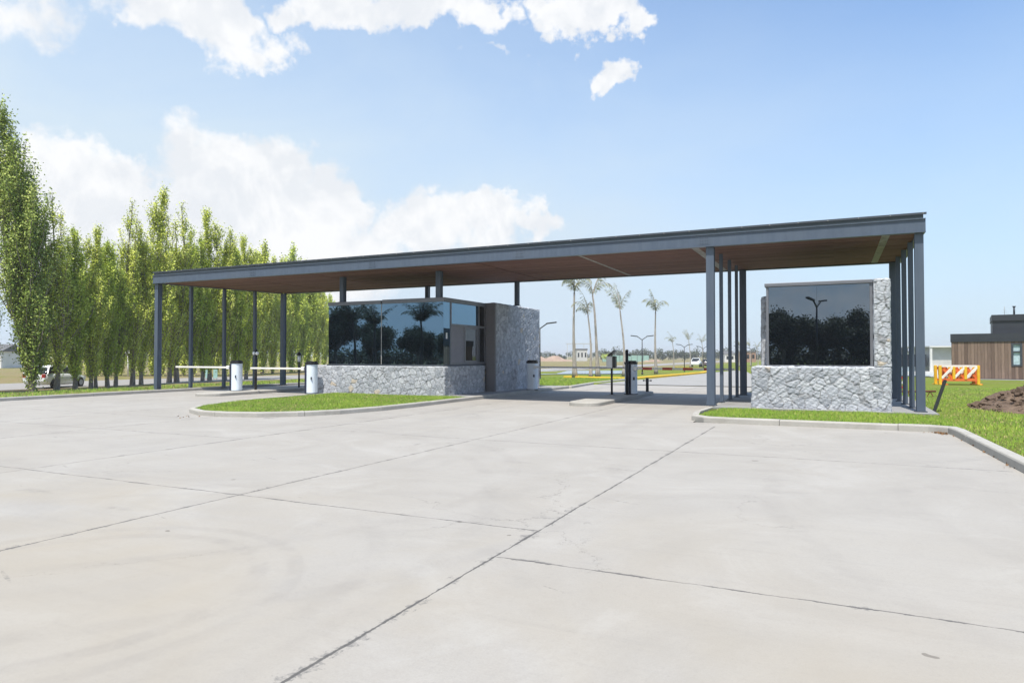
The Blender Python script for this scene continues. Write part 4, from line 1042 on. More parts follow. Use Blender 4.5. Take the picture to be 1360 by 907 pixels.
# ------------------------------------------------------------------ cars
def make_car(label, loc, rz, paint, L=4.1, H=1.48, W=1.74, pickup=False):
    r = thing('parked_car', label, 'car', (0, 0, 0))
    hw = W / 2
    if not pickup:
        st = [(0, .42, .62, .72), (.06, .30, .72, .80), (.35, .22, .80, .90), (.95, .2, .90, .97), (1.4, .2, .95, 1.), (2.6, .2, .97, 1.), (3.4, .22, 1.0, .98), (3.9, .28, .98, .92), (4.06, .4, .9, .85), (4.1, .48, .78, .8)]
        gh = [(1.15, .94, .96, .92), (1.85, .95, 1.40, .74), (2.3, .96, 1.48, .72), (3.1, .97, 1.46, .71), (3.62, .99, 1.36, .7), (3.98, .99, 1.02, .84)]
    else:
        st = [(0, .5, .8, .8), (.1, .42, .95, .92), (.9, .4, 1.05, 1.), (1.4, .4, 1.08, 1.), (3.0, .4, 1.1, 1.), (4.6, .42, 1.1, 1.), (4.95, .5, 1.08, .96), (5.0, .55, .95, .94)]
        gh = [(1.3, 1.06, 1.08, .92), (1.95, 1.07, 1.66, .76), (2.4, 1.08, 1.72, .74), (3.1, 1.09, 1.68, .74), (3.35, 1.09, 1.12, .86)]
    def loft(g, S_, f):
        n = None; o = len(g.v)
        for s_ in S_:
            ring = f(s_); n = len(ring); g.v += ring
        for i in range(len(S_) - 1):
            for k in range(n): g.f.append((o + i * n + k, o + i * n + (k + 1) % n, o + (i + 1) * n + (k + 1) % n, o + (i + 1) * n + k)); g.sm.append(True)
        g.f.append(tuple(o + k for k in reversed(range(n)))); g.sm.append(False); e = o + (len(S_) - 1) * n; g.f.append(tuple(e + k for k in range(n))); g.sm.append(False)
    def ringb(s_):
        x, z0, z1, w = s_; w *= hw; h = z1 - z0
        return [(x, -w * .9, z0), (x, -w, z0 + h * .3), (x, -w, z0 + h * .62), (x, -w * .94, z1 - .04), (x, -w * .82, z1), (x, w * .82, z1), (x, w * .94, z1 - .04), (x, w, z0 + h * .62), (x, w, z0 + h * .3), (x, w * .9, z0)]
    def ringg(s_):
        x, z0, z1, w = s_; w2 = w * hw
        return [(x, -hw * .92, z0), (x, -w2, max(z0 + .01, z1 - .05)), (x, -w2 * .9, z1), (x, w2 * .9, z1), (x, w2, max(z0 + .01, z1 - .05)), (x, hw * .92, z0)]
    g = MB(); loft(g, st, ringb); body = g.build('body', M[paint], r)
    g = MB(); loft(g, gh, ringg); g.build('windows', M['carglass'], r)
    g = MB(); rg_ = gh[1:-1] if pickup else gh[1:5]
    loft(g, [(x, z1 - .03, z1 + .012, w) for x, z0, z1, w in rg_], lambda s_: [(s_[0], -s_[3] * hw, s_[1]), (s_[0], -s_[3] * hw * .9, s_[2]), (s_[0], s_[3] * hw * .9, s_[2]), (s_[0], s_[3] * hw, s_[1])])
    pil = [(1.2, 1.85), (2.55, 2.5), (3.95, 3.6)] if not pickup else [(1.35, 1.95), (2.5, 2.5), (3.32, 3.1)]
    zt = 1.4 if not pickup else 1.64
    for sd in (-1, 1):
        for a, b_ in pil: g.bar((a, sd * hw * .915, st[4][2] - .02), (b_, sd * hw * .735, zt), .07, .06)
    g.build('roof', M[paint], r)
    wx = (.78, 3.3) if not pickup else (.95, 3.95); wr = .31 if not pickup else .38
    for x in wx:
        for sd in (-1, 1):
            y = sd * (hw - .08)
            g = MB(); g.tube([(x, y - .1, wr), (x, y - .085, wr), (x, y + .085, wr), (x, y + .1, wr)], [wr * .88, wr, wr, wr * .88], 20); w_ = g.build('wheel', M['tyre'], r)
            g = MB()
            yo = y + sd * .105
            g.tube([(x, y + sd * .09, wr), (x, yo, wr)], wr * .62, 16); w2 = g.build('rim', M['rim'], w_)
            g = MB(); g.tube([(x, y - sd * .02, wr), (x, y + sd * .062, wr)], wr * 1.16, 20); g.build('wheel_arch', M['black'], r)
    for sd in (-1, 1):
        g = MB(); g.obox((st[1][0] + .06, sd * hw * .66, st[1][2] - .12), (.1, .16, .07), None, .03); g.build('headlight', M['lamp_glass'], r)
        g = MB(); g.obox((L - .05 if not pickup else 4.96, sd * hw * .72, .82), (.06, .11, .12), None, .03); g.build('tail_light', M['tail'], r)
        g = MB(); g.obox((1.35, sd * (hw + .06), 1.0), (.06, .1, .06), None, .02); g.build('mirror', M[paint], r)
    r.location = loc; r.rotation_euler = (0, 0, rz); return r
p = at(120, 517); F1 = p
# the car points to the right along the street, behind the near poplars
pc = at(86, 516.5)
def aimed(px0, px1, py, L):           # rear-left start to front-right end
    a = at(px0, py); return a
pf = at(106, 513.2); best = None                     # heading: rear wheel seen 33 columns left of the front one
for a_ in range(0, 360, 1):
    h_ = Vector((math.cos(R_(a_)), math.sin(R_(a_)), 0)); q = pf - h_ * 2.52
    cx_ = CX + FPX * (q.x * RT[0] + q.y * RT[1]) / depth(q)
    if depth(q) < depth(pf) and (best is None or abs(cx_ - 73) < best[0]): best = (abs(cx_ - 73), h_)
hdg = best[1]; side = Vector((-hdg.y, hdg.x, 0))
mc = make_car('white hatchback parked on the verge behind the near poplars', (0, 0, 0), 0, 'carwhite')
pf = pf + hdg * .78 + side * (.8 if side.dot(Vector((FW[0], FW[1], 0))) > 0 else -.8)
mc.location = (pf.x, pf.y, gz(pf.x, pf.y) + .08); mc.rotation_euler = (0, 0, math.atan2(hdg.y, hdg.x) + math.pi)
p = at(923, 487.6)
pk = make_car('white pickup on the far road seen under the canopy', (p.x, p.y, p.z), YAW + R_(70), 'carwhite', pickup=True)
pk.location = p
p = at(938, 487.4)
dk = make_car('dark red car on the far road close to the canopy column', (p.x, p.y, p.z), YAW + R_(75), 'cardark'); 

# ------------------------------------------------------------------ house at the right
def local_frame(p): return p
hp = at(1264, 503.5); hr = at(1372, 506.0)
# house front is seen almost face on, running along the photo's right vector
hd = Vector((math.cos(YAW + R_(-34)), math.sin(YAW + R_(-34)), 0)); hn = Vector((hd.y, -hd.x, 0))
ho = thing('timber_house', 'low house with brown vertical timber cladding and dark flat roofs', 'house', hp, math.atan2(hd.y, hd.x))
D0 = depth(hp); HZ = at_top(hp, 444) - hp.z
def lb(x0, x1, y0, y1, z0, z1, bev=0): g = MB(); g.box(x0 + hp.x, x1 + hp.x, y0 + hp.y, y1 + hp.y, z0 + hp.z, z1 + hp.z, bev); return g
W = 14.
def along(px):                          # distance along the house front at a photo column
    d_ = ray(px, 472); den_ = hd.x * d_.y - hd.y * d_.x
    return -(hp.x * d_.y - hp.y * d_.x) / den_
wg = MB(); wx0, wx1 = along(1343), along(1358); wz0, wz1 = .95, 2.5
for a in ((0, wx0, 0, 6, 0.08, 2.62), (wx1, W, 0, 6, .08, 2.62), (wx0, wx1, 0, 6, .08, wz0), (wx0, wx1, 0, 6, wz1, 2.62)):
    wg.box(a[0] + hp.x, a[1] + hp.x, a[2] + hp.y, a[3] + hp.y, a[4] + hp.z, a[5] + hp.z)
wg.build('wall', M['cladding'], ho)
lb(-.05, W, -.06, 6.1, 2.62, HZ + .02).build('roof', M['darkclad'], ho)
lb(along(1319), W, .7, 6, HZ + .03, HZ + 1.25).build('upper_storey', M['darkclad'], ho)
lb(along(1319) - .05, W, .62, 6, HZ + .9, HZ + 1.32).build('roof', M['darkclad'], ho)
fr_ = MB()
for a in ((wx0 + .003, wx0 + .12, wz0, wz1), (wx1 - .12, wx1 - .003, wz0, wz1), (wx0 + .12, wx1 - .12, wz0 + .003, wz0 + .1), (wx0 + .12, wx1 - .12, wz1 - .1, wz1 - .003), (wx0 + .12, wx1 - .12, wz1 - .62, wz1 - .53)):
    fr_.box(a[0] + hp.x, a[1] + hp.x, hp.y - .04, hp.y + .1, a[2] + hp.z, a[3] + hp.z)
wf = fr_.build('window', M['steel_dark'], ho)
lb(wx0 + .12, wx1 - .12, .05, .07, wz0 + .1, wz1 - .62).build('pane', M['curtain'], wf); lb(wx0 + .12, wx1 - .12, .05, .07, wz1 - .53, wz1 - .1).build('pane', M['curtain'], wf)
g = MB(); q = Vector((along(1349), 1.2, HZ + 1.32)) + hp; g.tube([q, q + Vector((0, 0, .55))], .06, 10); g.tube([q + Vector((0, 0, .5)), q + Vector((0, 0, .6))], [.06, .12], 10); g.build('flue', M['steel_dark'], ho)
g = MB(); q = Vector((along(1336), 1.2, HZ + 1.32)) + hp; g.tube([q, q + Vector((0, 0, .6))], .012, 6)
for k in range(5): g.bar(q + Vector((-.06 * (5 - k) * .5, 0, .15 + k * .1)), q + Vector((.06 * (5 - k) * .5, 0, .15 + k * .1)), .012)
g.build('aerial', M['galv'], ho)
lb(-.1, W, -1.2, .0, -.02, .05).build('terrace', M['slab'], ho)

sp_ = at(1236, 498.5); so = thing('outbuilding', 'small pale grey flat-roofed building left of the timber house', 'building', sp_, YAW - R_(10))
zt = at_top(sp_, 459.5) - sp_.z; ww = 4.2
def lb2(x0, x1, y0, y1, z0, z1): g = MB(); g.box(x0 + sp_.x, x1 + sp_.x, y0 + sp_.y, y1 + sp_.y, z0 + sp_.z, z1 + sp_.z); return g
lb2(.35, ww, .5, 5, 0, zt - .12).build('wall', M['plaster'], so); lb2(-.05, ww, 0, 5.1, zt - .12, zt).build('roof', M['plaster2'], so)
lb2(.0, .18, .05, .23, 0, zt - .12).build('post', M['plaster2'], so)
lb2(-2.4, -.1, .6, 2.2, .75, zt - .75).build('garden_wall', M['darkclad'], so); lb2(-2.2, 4, -.5, .4, .0, .35).build('low_wall', M['plaster2'], so)

# plastic safety barriers stacked on the lawn
def make_barricade(label, loc, rz, main, slat):
    r = thing('safety_barrier', label, 'safety barrier', (0, 0, 0), 0, 'plastic safety barriers stacked on the lawn')
    g = MB()
    g.bar((-.95, 0, 1.0), (.95, 0, 1.0), .07, .09); g.build('rail', M[slat], r)
    g = MB(); g.bar((-.95, 0, .28), (.95, 0, .28), .07, .13); g.build('rail', M['orange'], r)
    for s_ in (-1, 1):
        g = MB(); g.box(s_ * .95 - .07, s_ * .95 + .07, -.05, .05, .05, 1.04, .02); g.box(s_ * .95 - .06, s_ * .95 + .06, -.24, .24, 0, .06, .015); g.build('leg', M[main], r)
    g = MB()
    for k in range(3):
        x0 = -.88 + k * .6
        g = MB(); g.bar((x0, -.02, .36), (x0 + .56, -.02, .95), .05, .11); g.build('cross_brace', M['offwhite'], r)
        g = MB(); g.bar((x0 + .56, .035, .36), (x0, .035, .95), .05, .11); g.build('cross_brace', M['orange'], r)
    for k in range(2): g = MB(); g.box(-.34 + k * .58, -.2 + k * .58, -.06, .055, .3, .98, .02); g.build('panel', M[main], r)
    r.location = loc; r.rotation_euler = (0, 0, rz); return r
bp = at(1274, 511.5)
make_barricade('frontmost yellow-legged safety barrier of the stack on the lawn, nearest the leaning post', bp, YAW - .1, 'yellow', 'offwhite')
make_barricade('fully orange plastic safety barrier, second from the front of the stack', bp + Vector((.15, .4, 0)), YAW + .05, 'orange', 'orange')
make_barricade('orange-legged white-railed safety barrier, fourth from the front of the stack', bp + Vector((.16, .95, 0)), YAW + .1, 'orange', 'offwhite')
make_barricade('yellow-legged safety barrier in the middle of the stack, left end jutting out', bp + Vector((-.12, .7, 0)), YAW - .12, 'yellow', 'offwhite')
make_barricade('rearmost orange-legged safety barrier of the stack, nearest the timber house', bp + Vector((.1, 1.3, 0)), YAW - .02, 'orange', 'offwhite')

# leaning post
a = at(1239, 546, .12); bb = a + Vector((RT[0] * .36, RT[1] * .36, 0)) + Vector((0, .15, .82))
g = MB(); g.bar(a - Vector((0, 0, .1)), bb, .07, .05); o = g.build('leaning_post', M['pole_dark'], None, a); tag(o, 'dark steel post leaning in the grass right of the canopy', 'post')
# rusty pipe rail lying behind the booth columns
a = at(1168, 520, .25); b_ = at(1243, 519.5, .3)
g = MB(); g.tube([a, b_], .035, 10); 
r = thing('pipe_rail', 'rusty pipe lying on low trestles behind the right-hand columns', 'pipe rail', a)
g.build('pipe', M['rust'], r)
g = MB()
for k in (.1, .5, .9):
    q = a.lerp(b_, k); g.bar((q.x - .12, q.y, .05), (q.x, q.y, q.z), .03); g.bar((q.x + .12, q.y, .05), (q.x, q.y, q.z), .03)
g.build('trestle', M['rust'], r)
# red and white plank barrier behind the pier
q = at(1189, 519.5)
r = thing('plank_barrier', 'red and white plank barrier glimpsed between right booth and columns', 'barrier', q, YAW)
for k in range(3):
    g = MB(); g.box(q.x - .45, q.x + .45, q.y - .02, q.y + .02, q.z + .12 + k * .2, q.z + .22 + k * .2); g.build('plank', M['red' if k % 2 == 0 else 'white'], r)
for s_ in (-1, 1): g = MB(); g.box(q.x + s_ * .4 - .03, q.x + s_ * .4 + .03, q.y + .023, q.y + .07, q.z - .02, q.z + .7); g.build('post', M['white'], r)

# earth heap
rs = np.random.RandomState(5); n = 60; V = []; 
mc_ = at(1345, 548); mz = .68
for j in range(n):
    for i in range(n):
        u = i / (n - 1) * 2 - 1; v = j / (n - 1) * 2 - 1; x = mc_.x + 1.15 + u * 2.0; y = mc_.y + 1.2 + v * 2.2
        rr_ = math.sqrt(u * u + v * v)
        z = mz * max(0, 1 - rr_ ** 1.5) * (1 + .3 * math.sin(x * 3.1 + y) * math.sin(y * 2.3)) + (rs.normal(0, .045) + .09 * math.sin(x * 5.3 + 1) * math.sin(y * 6.1 + x) + .05 * math.sin(x * 11 + y * 3) * math.sin(y * 13)) * max(0, 1 - rr_)
        V.append((x, y, rg_z(x, y) - .03 + z))
Fq = [(j * n + i, j * n + i + 1, (j + 1) * n + i + 1, (j + 1) * n + i) for j in range(n - 1) for i in range(n - 1)]
struct(np_mesh('earth_mound', V, Fq, M['earth']))
# clods on the heap
g = MB()
for k in range(420):
    a_ = rs.uniform(0, 6.28); q = rs.rand() ** .5; x = mc_.x + 1.15 + math.cos(a_) * q * 2.0; y = mc_.y + 1.2 + math.sin(a_) * q * 2.1
    z = rg_z(x, y) + mz * max(0, 1 - q ** 1.5); s_ = rs.uniform(.012, .06) * (1 if rs.rand() < .85 else 1.7)
    g.obox((x, y, z), (s_, s_ * rs.uniform(.6, 1), s_ * rs.uniform(.4, .8)), Matrix.Rotation(rs.uniform(0, 3), 3, Vector(rs.normal(size=3)).normalized()), s_ * .25)
o = struct(g.build('earth_clods', M['earth']), 'stuff'); tag(o, 'clods and crumbs of earth scattered over the heap', 'earth clods')
# leaf litter at the kerb corner and along the kerb
np.random.seed(3); C = np.array([(2.05 - abs(np.random.normal(0, .14)), 16.5 - abs(np.random.normal(0, .16)), .012) for _ in range(70)] + [(2.18 + (16 - yy_) * .035 - abs(np.random.normal(0, .05)), yy_, .012) for yy_ in np.random.uniform(10.5, 16, 55)] + [(-15.2 + np.random.normal(0, .25), 12.2 + np.random.normal(0, .15), .012) for _ in range(14)])
V, Fq = quads(C, .028); V[:, 2] = np.clip(V[:, 2], .006, .05)
o = struct(np_mesh('leaf_litter', V, Fq, M['stick']), 'stuff'); tag(o, 'dry brown leaves gathered along the foot of the kerbs', 'dry leaves')

# small things among the poplar trunks
for px, w_, lb_ in ((276, .42, 'turquoise upright panel between poplar trunks, the left one of two'), (286, .34, 'turquoise upright panel between poplar trunks, the right one of two')):
    q = at(px, 504); h_ = at_top(q, 490.5) - q.z
    r = thing('marker_panel', lb_, 'panel', q, YAW + .3, 'turquoise panels among the poplars')
    g = MB(); g.prism([(q.x - w_ / 2, q.y - .03), (q.x + w_ / 2, q.y - .03), (q.x + w_ / 2, q.y + .03), (q.x - w_ / 2, q.y + .03)], q.z + .12, q.z + h_); g.build('board', M['turq'], r)
    g = MB()
    for s_ in (-1, 1): g.box(q.x + s_ * w_ * .38 - .02, q.x + s_ * w_ * .38 + .02, q.y + .033, q.y + .07, q.z - .05, q.z + h_ * .8)
    g.build('stake', M['steel_dark'], r)
q = at(170, 500); h_ = at_top(q, 466) - q.z
r = thing('signpost', 'pale post with a round white plate across the street behind the poplars', 'signpost', q, YAW)
g = MB(); g.tube([q, q + Vector((0, 0, h_ - .3))], .09, 10); g.build('post', M['plaster2'], r)
g = MB(); g.tube([q + Vector((0, -.06, h_ - .15)), q + Vector((0, .0, h_ - .15))], .3, 18); g.build('plate', M['white'], r)

# pale house at the far left border
q = at(-14, 489); r = thing('white_house', 'pale house with grey-green roof at the left border behind the poplars', 'house', q, YAW)
g = MB(); g.box(q.x - 5, q.x + 2.2, q.y, q.y + 6, q.z, q.z + 3.2); g.build('wall', M['plaster2'], r)
g = MB(); g.add([(q.x - 5.3, q.y - .4, q.z + 3.2), (q.x + 2.5, q.y - .4, q.z + 3.2), (q.x + 2.5, q.y + 6.4, q.z + 3.2), (q.x - 5.3, q.y + 6.4, q.z + 3.2), (q.x - 5.3, q.y + 3, q.z + 4.6), (q.x + 2.5, q.y + 3, q.z + 4.6)], [(0, 1, 5, 4), (2, 3, 4, 5), (1, 2, 5), (3, 0, 4), (3, 2, 1, 0)]); g.build('roof', M['roofgrey'], r)
g = MB(); g.box(q.x + .3, q.x + 1.5, q.y - .03, q.y + .02, q.z + 1, q.z + 2.3); g.build('window', M['carglass'], r)

# ------------------------------------------------------------------ far background beyond the gate
def far_box(name, label, cat, px0, px1, py, ty, mat, roofmat='roofgrey', dep=8, wins=3, gable=False):
    q = at((px0 + px1) / 2, py); w_ = (px1 - px0) / FPX * depth(q); h_ = at_top(q, ty) - q.z
    r = thing(name, label, cat, q, YAW)
    hh = h_ * (.72 if gable else .9)
    g = MB(); g.box(q.x - w_ / 2, q.x + w_ / 2, q.y, q.y + dep, q.z - .3, q.z + hh); g.build('wall', M[mat], r)
    g = MB()
    if gable:
        g.add([(q.x - w_ / 2 - .3, q.y - .3, q.z + hh + .01), (q.x + w_ / 2 + .3, q.y - .3, q.z + hh + .01), (q.x + w_ / 2 + .3, q.y + dep + .3, q.z + hh + .01), (q.x - w_ / 2 - .3, q.y + dep + .3, q.z + hh + .01), (q.x - w_ / 2 - .3, q.y + dep / 2, q.z + h_), (q.x + w_ / 2 + .3, q.y + dep / 2, q.z + h_)], [(0, 1, 5, 4), (2, 3, 4, 5), (1, 2, 5), (3, 0, 4), (3, 2, 1, 0)])
    else: g.box(q.x - w_ / 2 - .2, q.x + w_ / 2 + .2, q.y - .2, q.y + dep + .2, q.z + hh + .005, q.z + h_)
    g.build('roof', M[roofmat], r)
    for k in range(wins):
        x = q.x - w_ / 2 + w_ * (k + .5) / wins; ws = w_ / wins * .22
        g = MB(); g.box(x - ws, x + ws, q.y - .05, q.y + .05, q.z + hh * .35, q.z + hh * .75); g.build('window', M['carglass'], r)
    return r
far_box('far_house', 'grey low building at the horizon between the trio of palms', 'house', 766, 780, 479.5, 463, 'plaster', wins=3)
far_box('far_house', 'tan low house on the horizon seen between the booth-side columns', 'house', 963, 976, 481, 466, 'plaster2', wins=2, gable=True)
far_box('far_house', 'pale house on the horizon hard against the left side of right booth', 'house', 990, 1004, 481, 466, 'brickpink', wins=2)
far_box('far_house', 'grey low building on the horizon behind the right-hand columns', 'house', 1186, 1206, 480, 461, 'darkclad', wins=2)
far_box('far_house', 'white low building on the horizon just right of the canopy end column', 'house', 1226, 1237, 483, 466, 'plaster', wins=2)
# open pavilion frame
q = at(770, 479); w_ = 34 / FPX * depth(q); h_ = at_top(q, 456) - q.z
r = thing('pavilion_frame', 'thin open frame of a pavilion on the horizon behind the palms', 'pavilion', q, YAW)
g = MB(); g.box(q.x - w_ / 2, q.x + w_ / 2, q.y, q.y + 5, q.z + h_ - .35, q.z + h_); g.build('roof', M['plaster'], r)
for k in range(4): g = MB(); x = q.x - w_ / 2 + .2 + k * (w_ - .4) / 3; g.box(x - .14, x + .14, q.y + .1, q.y + .38, q.z - .3, q.z + h_ - .352); g.build('post', M['plaster'], r)
# green screen fence
a = at(800, 480.5); b_ = at(862, 480.5); ht = at_top(a, 472) - a.z
r = thing('screen_fence', 'green mesh site fence on the far side of the median', 'fence', a)
g = MB(); g.bar(a + Vector((0, 0, ht / 2)), b_ + Vector((0, 0, ht / 2)), .05, ht); g.build('screen', M['greennet'], r)
for k in range(9): q = a.lerp(b_, k / 8); g = MB(); g.box(q.x - .06, q.x + .06, q.y - .12, q.y - .03, q.z - .2, q.z + ht + .15); g.build('post', M['steel_dark'], r)
# far earth banks
for px0, px1, py, ty in ((690, 765, 480, 469.5), (846, 884, 480.5, 475)):
    q = at((px0 + px1) / 2, py); w_ = (px1 - px0) / FPX * depth(q); h_ = (at_top(q, ty) - q.z) * .8; n = 24; V = []
    for j in range(n):
        for i in range(n):
            u = i / (n - 1) * 2 - 1; v = j / (n - 1) * 2 - 1
            z = h_ * max(0, 1 - abs(u) ** 2.4) * max(0, 1 - v * v) * (.8 + .25 * math.sin(u * 9 + px0) + .1 * math.sin(v * 7 + u * 17))
            x = u * w_ * .5; y = v * 5 + 3
            V.append((q.x + RT[0] * x + FW[0] * y, q.y + RT[1] * x + FW[1] * y, q.z - .2 + z))
    Fq = [(j * n + i, j * n + i + 1, (j + 1) * n + i + 1, (j + 1) * n + i) for j in range(n - 1) for i in range(n - 1)]
    struct(np_mesh('earth_bank', V, Fq, M['far_earth'], smooth=True))
# bush right of the palm trio, and the far belt of trees
def leaf_blob(C, R, n, flat=.7):
    out = []
    for c, r_ in zip(C, R):
        d = np.random.normal(size=(n, 3)); d /= np.linalg.norm(d, axis=1)[:, None]; d *= (np.random.rand(n) ** .4)[:, None] * r_; d[:, 2] *= flat; out.append(d + c)
    return np.vstack(out)
np.random.seed(77)
def bush(px, py, ty, wpx, label, mat):
    q = at(px, py); R = wpx / 2 / FPX * depth(q); h_ = at_top(q, ty) - q.z; r = thing('bush', label, 'bush', q)
    C = [np.array((q.x + np.random.uniform(-1, 1) * R * .6, q.y + np.random.uniform(-.5, .5) * R, q.z + h_ * np.random.uniform(.35, .75))) for _ in range(7)]
    V, Fq = quads(leaf_blob(C, [h_ * .35] * 7, 130), .16); np_mesh('foliage', V, Fq, M[mat], r, attrs={'tint': np.repeat(np.random.rand(len(Fq)), 4)})
    g = MB(); g.tube([q - Vector((0, 0, .2)), q + Vector((0, 0, h_ * .5))], [.1, .03], 6); g.build('stem', M['bark'], r)
bush(806, 481, 468, 14, 'rounded bush on the far lawn just left of the middle barrier post', 'leaf_green')
bush(1248, 494, 480, 12, 'dark shrub before the small pale building at the pond edge', 'leaf_dark')
bush(1233, 492, 480, 9, 'dark shrub at the pond edge next to the canopy end column', 'leaf_dark')
def belt(name, label, spans, leaf):
    Cs, Rs = [], []
    for (px0, px1, py, ty0, ty1, dpx) in spans:
        px = px0
        while px < px1:
            q = at(px, py); h_ = at_top(q, random.uniform(ty0, ty1)) - q.z; r_ = h_ * random.uniform(.38, .55)
            for k in range(3): Cs.append(np.array((q.x + random.uniform(-1, 1) * r_ * .5, q.y + random.uniform(-1, 1) * 3, q.z + h_ * random.uniform(.3, .72)))); Rs.append(r_ * random.uniform(.6, .95))
            px += dpx * random.uniform(.6, 1.4)
    V, Fq = quads(leaf_blob(Cs, Rs, 60, .9), leaf)
    o = np_mesh(name, V, Fq, M['leaf_bg'], attrs={'tint': np.repeat(np.random.rand(len(Fq)), 4)}); struct(o, 'stuff'); tag(o, label, 'tree belt')
belt('tree_belt', 'hazy belt of far trees along the horizon beyond the gate', [(800, 1014, 478.5, 459, 468, 4), (700, 800, 477.5, 465, 470, 6)], .45)
belt('tree_belt', 'hazy belt of far trees along the horizon right of the canopy', [(1180, 1262, 478, 466, 471, 5), (1262, 1420, 477.5, 466, 470, 7)], .45)
Cs, Rs = [], []
np.random.seed(9)
for i in range(230):
    x = -95 + i * .5; h_ = np.random.uniform(1.6, 3.4); Cs.append(np.array((x, -44 + np.random.uniform(-2, 2) + (x + 30) * .1, h_ * .5))); Rs.append(h_ * .62)
V, Fq = quads(leaf_blob(Cs, Rs, 110, .9), .24)
o = struct(np_mesh('tree_belt', V, Fq, M['leaf_bg'], attrs={'tint': np.repeat(np.random.rand(len(Fq)), 4)}), 'stuff'); tag(o, 'dark belt of low trees mirrored along the bottom of the booth windows', 'tree belt')
# slim lattice mast far away
q = at(1014, 479.5); h_ = at_top(q, 431) - q.z
r = thing('lattice_mast', 'faint thin lattice mast on the horizon at the left edge of right booth', 'mast', q)
g = MB(); w0 = .8
for s1, s2 in ((-1, -1), (1, -1), (1, 1), (-1, 1)): g.bar((q.x + s1 * w0, q.y + s2 * w0, q.z - .3), (q.x + s1 * .15, q.y + s2 * .15, q.z + h_), .1)
for k in range(12):
    t0 = k / 12; t1 = (k + 1) / 12; a0 = w0 + (.15 - w0) * t0; a1 = w0 + (.15 - w0) * t1
    g.bar((q.x - a0, q.y - a0, q.z + h_ * t0), (q.x + a1, q.y - a1, q.z + h_ * t1), .06); g.bar((q.x + a0, q.y - a0, q.z + h_ * t0), (q.x - a1, q.y - a1, q.z + h_ * t1), .06)
g.build('lattice', M['galv'], r)

# ------------------------------------------------------------------ air over the flat land
hz = MB(); hz.box(-4050, 4050, -650, 5050, -2.2, 24)
m = bpy.data.materials.new('haze_air'); m.use_nodes = True; nn = m.node_tree.nodes; nn.clear()
o_ = nn.new('ShaderNodeOutputMaterial'); pv = nn.new('ShaderNodeVolumePrincipled')
pv.inputs['Color'].default_value = (.94, .96, 1, 1); pv.inputs['Density'].default_value = .00045; pv.inputs['Anisotropy'].default_value = .1
m.node_tree.links.new(pv.outputs[0], o_.inputs['Volume'])
ho_ = struct(hz.build('haze', m), 'stuff'); tag(ho_, 'thin pale haze over the flat land beyond the gate', 'haze')

# ------------------------------------------------------------------ daylight
SUN_AZ = Vector((.12, -1)).normalized(); SUN_EL = R_(66)
sd = Vector((SUN_AZ.x * math.cos(SUN_EL), SUN_AZ.y * math.cos(SUN_EL), math.sin(SUN_EL)))
L = bpy.data.lights.new('sun', 'SUN'); L.energy = 3.0; L.angle = R_(.55); L.color = (1, .94, .85)
lo = bpy.data.objects.new('sun', L); COL.objects.link(lo); lo.rotation_euler = (-sd).to_track_quat('-Z', 'Y').to_euler()
wd = bpy.data.worlds.new('World'); S.world = wd; wd.use_nodes = True
t = NT(wd.node_tree); bg = wd.node_tree.nodes['Background']
sky = t.new('ShaderNodeTexSky', sky_type='NISHITA'); sky.sun_disc = False; sky.sun_elevation = SUN_EL
sky.sun_rotation = math.atan2(SUN_AZ.x, SUN_AZ.y); sky.altitude = 0; sky.air_density = 1.0; sky.dust_density = 1.2; sky.ozone_density = 1.0
d = t.vm('NORMALIZE', t.new('ShaderNodeTexCoord').outputs['Generated'])
sep = t.sep(d)
# thin high veil: stronger to the left and towards the horizon
veil = t.mr(sep[2], .5, .06, .04, .93)
lefty = t.mr(t.vm('DOT_PRODUCT', d, Vector((RT[0], RT[1], 0))), .5, -.45, 0, .62)
vn = t.noise(t.scl(d, (1, 1, 2.2)), 2.3, 5, .55, .4)
veil = t.m('MULTIPLY', t.m('ADD', veil, lefty), t.mr(vn, .25, .75, .75, 1.15), clamp=True)
VEILC = (2.3, 2.76, 3.2); CLD = (3.42, 3.44, 3.47); CLS = (2.9, 3.0, 3.14)
skyc = t.mix(veil, t.mix(1, sky.outputs[0], (.5, .67, .81), 'MULTIPLY'), VEILC)
# cumulus: soft blobs eaten by noise
wp = t.vm('ADD', d, t.scl(t.vm('SUBTRACT', t.noise(d, 5.5, 5, .55, color=True), (.5, .5, .5)), (.2, .2, .16)))
wp = t.vm('ADD', wp, t.scl(t.vm('SUBTRACT', t.noise(d, 22, 6, .62, color=True), (.5, .5, .5)), (.085, .085, .075)))
BL = [(15, 8, 70, 48, .45), (110, -5, 75, 25, .3), (235, 10, 80, 55, 1), (300, 35, 85, 55, 1), (345, 60, 45, 32, .8), (420, 0, 60, 38, .9), (500, 10, 75, 42, 1), (580, 14, 80, 42, 1), (640, 34, 55, 30, .9), (715, 8, 38, 28, .8), (765, 2, 65, 32, 1), (818, 22, 34, 24, .9), (806, 96, 32, 30, 1.1), (672, 86, 32, 9, .35),
      (60, 225, 110, 62, .9), (120, 235, 110, 65, 1), (285, 225, 95, 78, 1.1), (330, 240, 100, 75, 1.1), (200, 310, 210, 95, 1), (380, 290, 150, 85, 1), (440, 262, 75, 58, 1), (300, 350, 260, 80, 1), (485, 275, 45, 38, .8), (590, 310, 110, 48, .95), (640, 290, 80, 30, .9), (700, 294, 46, 18, .7), (470, 330, 120, 50, .9), (100, 330, 200, 90, 1)]
den = None; dlow = None
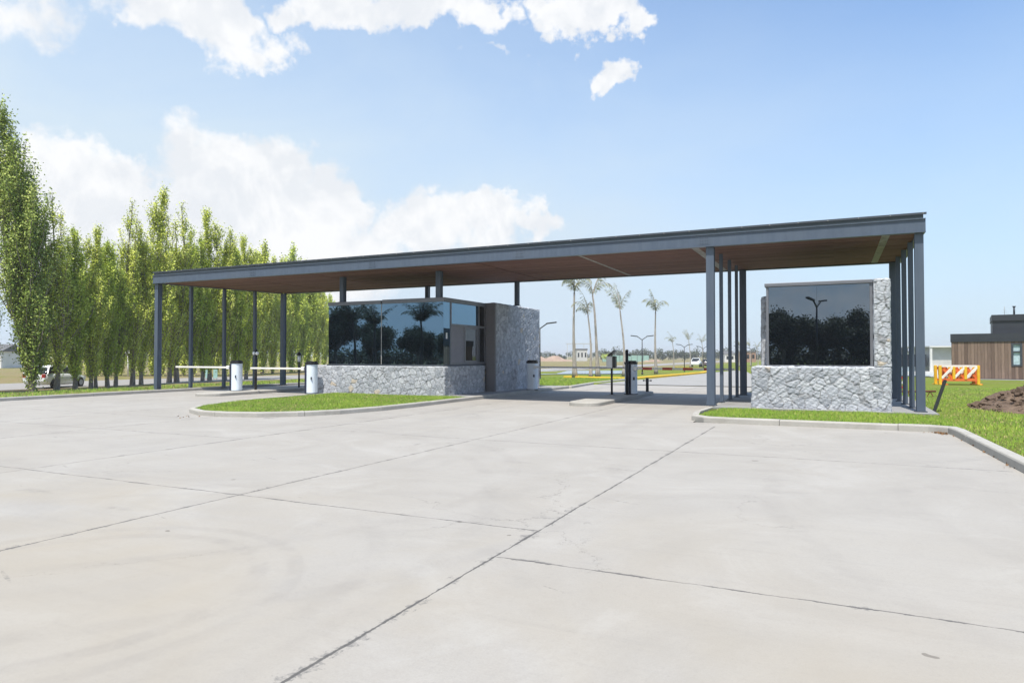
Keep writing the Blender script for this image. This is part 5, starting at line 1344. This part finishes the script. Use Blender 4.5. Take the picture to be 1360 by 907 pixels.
for (px, py, rx, ry, k) in BL:
    c = ray(px, py).normalized(); ex = ray(px + rx, py).normalized() - c; ey = ray(px, py - ry).normalized() - c
    ux = ex.normalized() / ex.length; uy = ey.normalized() / ey.length
    rel = t.vm('SUBTRACT', wp, c)
    a = t.vm('DOT_PRODUCT', rel, ux); b2 = t.vm('DOT_PRODUCT', rel, uy)
    q = t.m('MULTIPLY', t.m('SUBTRACT', 1, t.m('ADD', t.m('MULTIPLY', a, a), t.m('MULTIPLY', b2, b2))), k)
    den = q if den is None else t.new('ShaderNodeMath', operation='SMOOTH_MAX') if False else t.m('MAXIMUM', den, q)
# scattered clouds elsewhere, for the other side of the sky
bn = t.noise(t.scl(d, (1, 1, 2.4)), 2.6, 8, .6, .3)
back = t.m('MULTIPLY', t.mr(bn, .44, .62, -.5, .9), t.mr(t.vm('DOT_PRODUCT', d, Vector((FW[0], FW[1], 0))), -.05, -.35, 0, 1))
den = t.m('MAXIMUM', den, t.m('SUBTRACT', back, t.mr(t.vm('DOT_PRODUCT', d, Vector((FW[0], FW[1], 0))), -.35, -.05, .02, 1)))
fb = t.noise(d, 15, 10, .68, .1); fb2 = t.noise(t.vm('ADD', d, (.02, .02, -.05)), 9, 6, .55, .3)
dd = t.m('ADD', den, t.m('MULTIPLY', t.m('SUBTRACT', fb, .5), 1.7))
alpha = t.mr(dd, -.05, .62, 0, 1, True)
up1 = t.noise(t.vm('ADD', d, (0, 0, .022)), 9, 7, .6, .3); dn1 = t.noise(d, 9, 7, .6, .3)       # lit tops, greyer undersides
shade = t.m('ADD', t.mr(t.m('SUBTRACT', dn1, up1), -.07, .07, .15, 1.0), t.mr(fb2, .4, .62, -.25, .25), clamp=True)
cc = t.mix(shade, CLS, CLD)
alpha = t.m('MULTIPLY', alpha, .97)
col = t.mix(alpha, skyc, cc)
t.link(col, bg.inputs['Color']); bg.inputs['Strength'].default_value = .15
wd.cycles.sampling_method = 'MANUAL'; wd.cycles.sample_map_resolution = 512

S.view_settings.view_transform = 'Standard'; S.view_settings.look = 'None'; S.view_settings.gamma = 1
S.view_settings.exposure = .98; S.view_settings.use_curve_mapping = False
S.cycles.max_bounces = 10; S.cycles.diffuse_bounces = 6; S.cycles.transmission_bounces = 8; S.cycles.transparent_max_bounces = 8
try: S.cycles.use_denoising = True
except Exception: pass
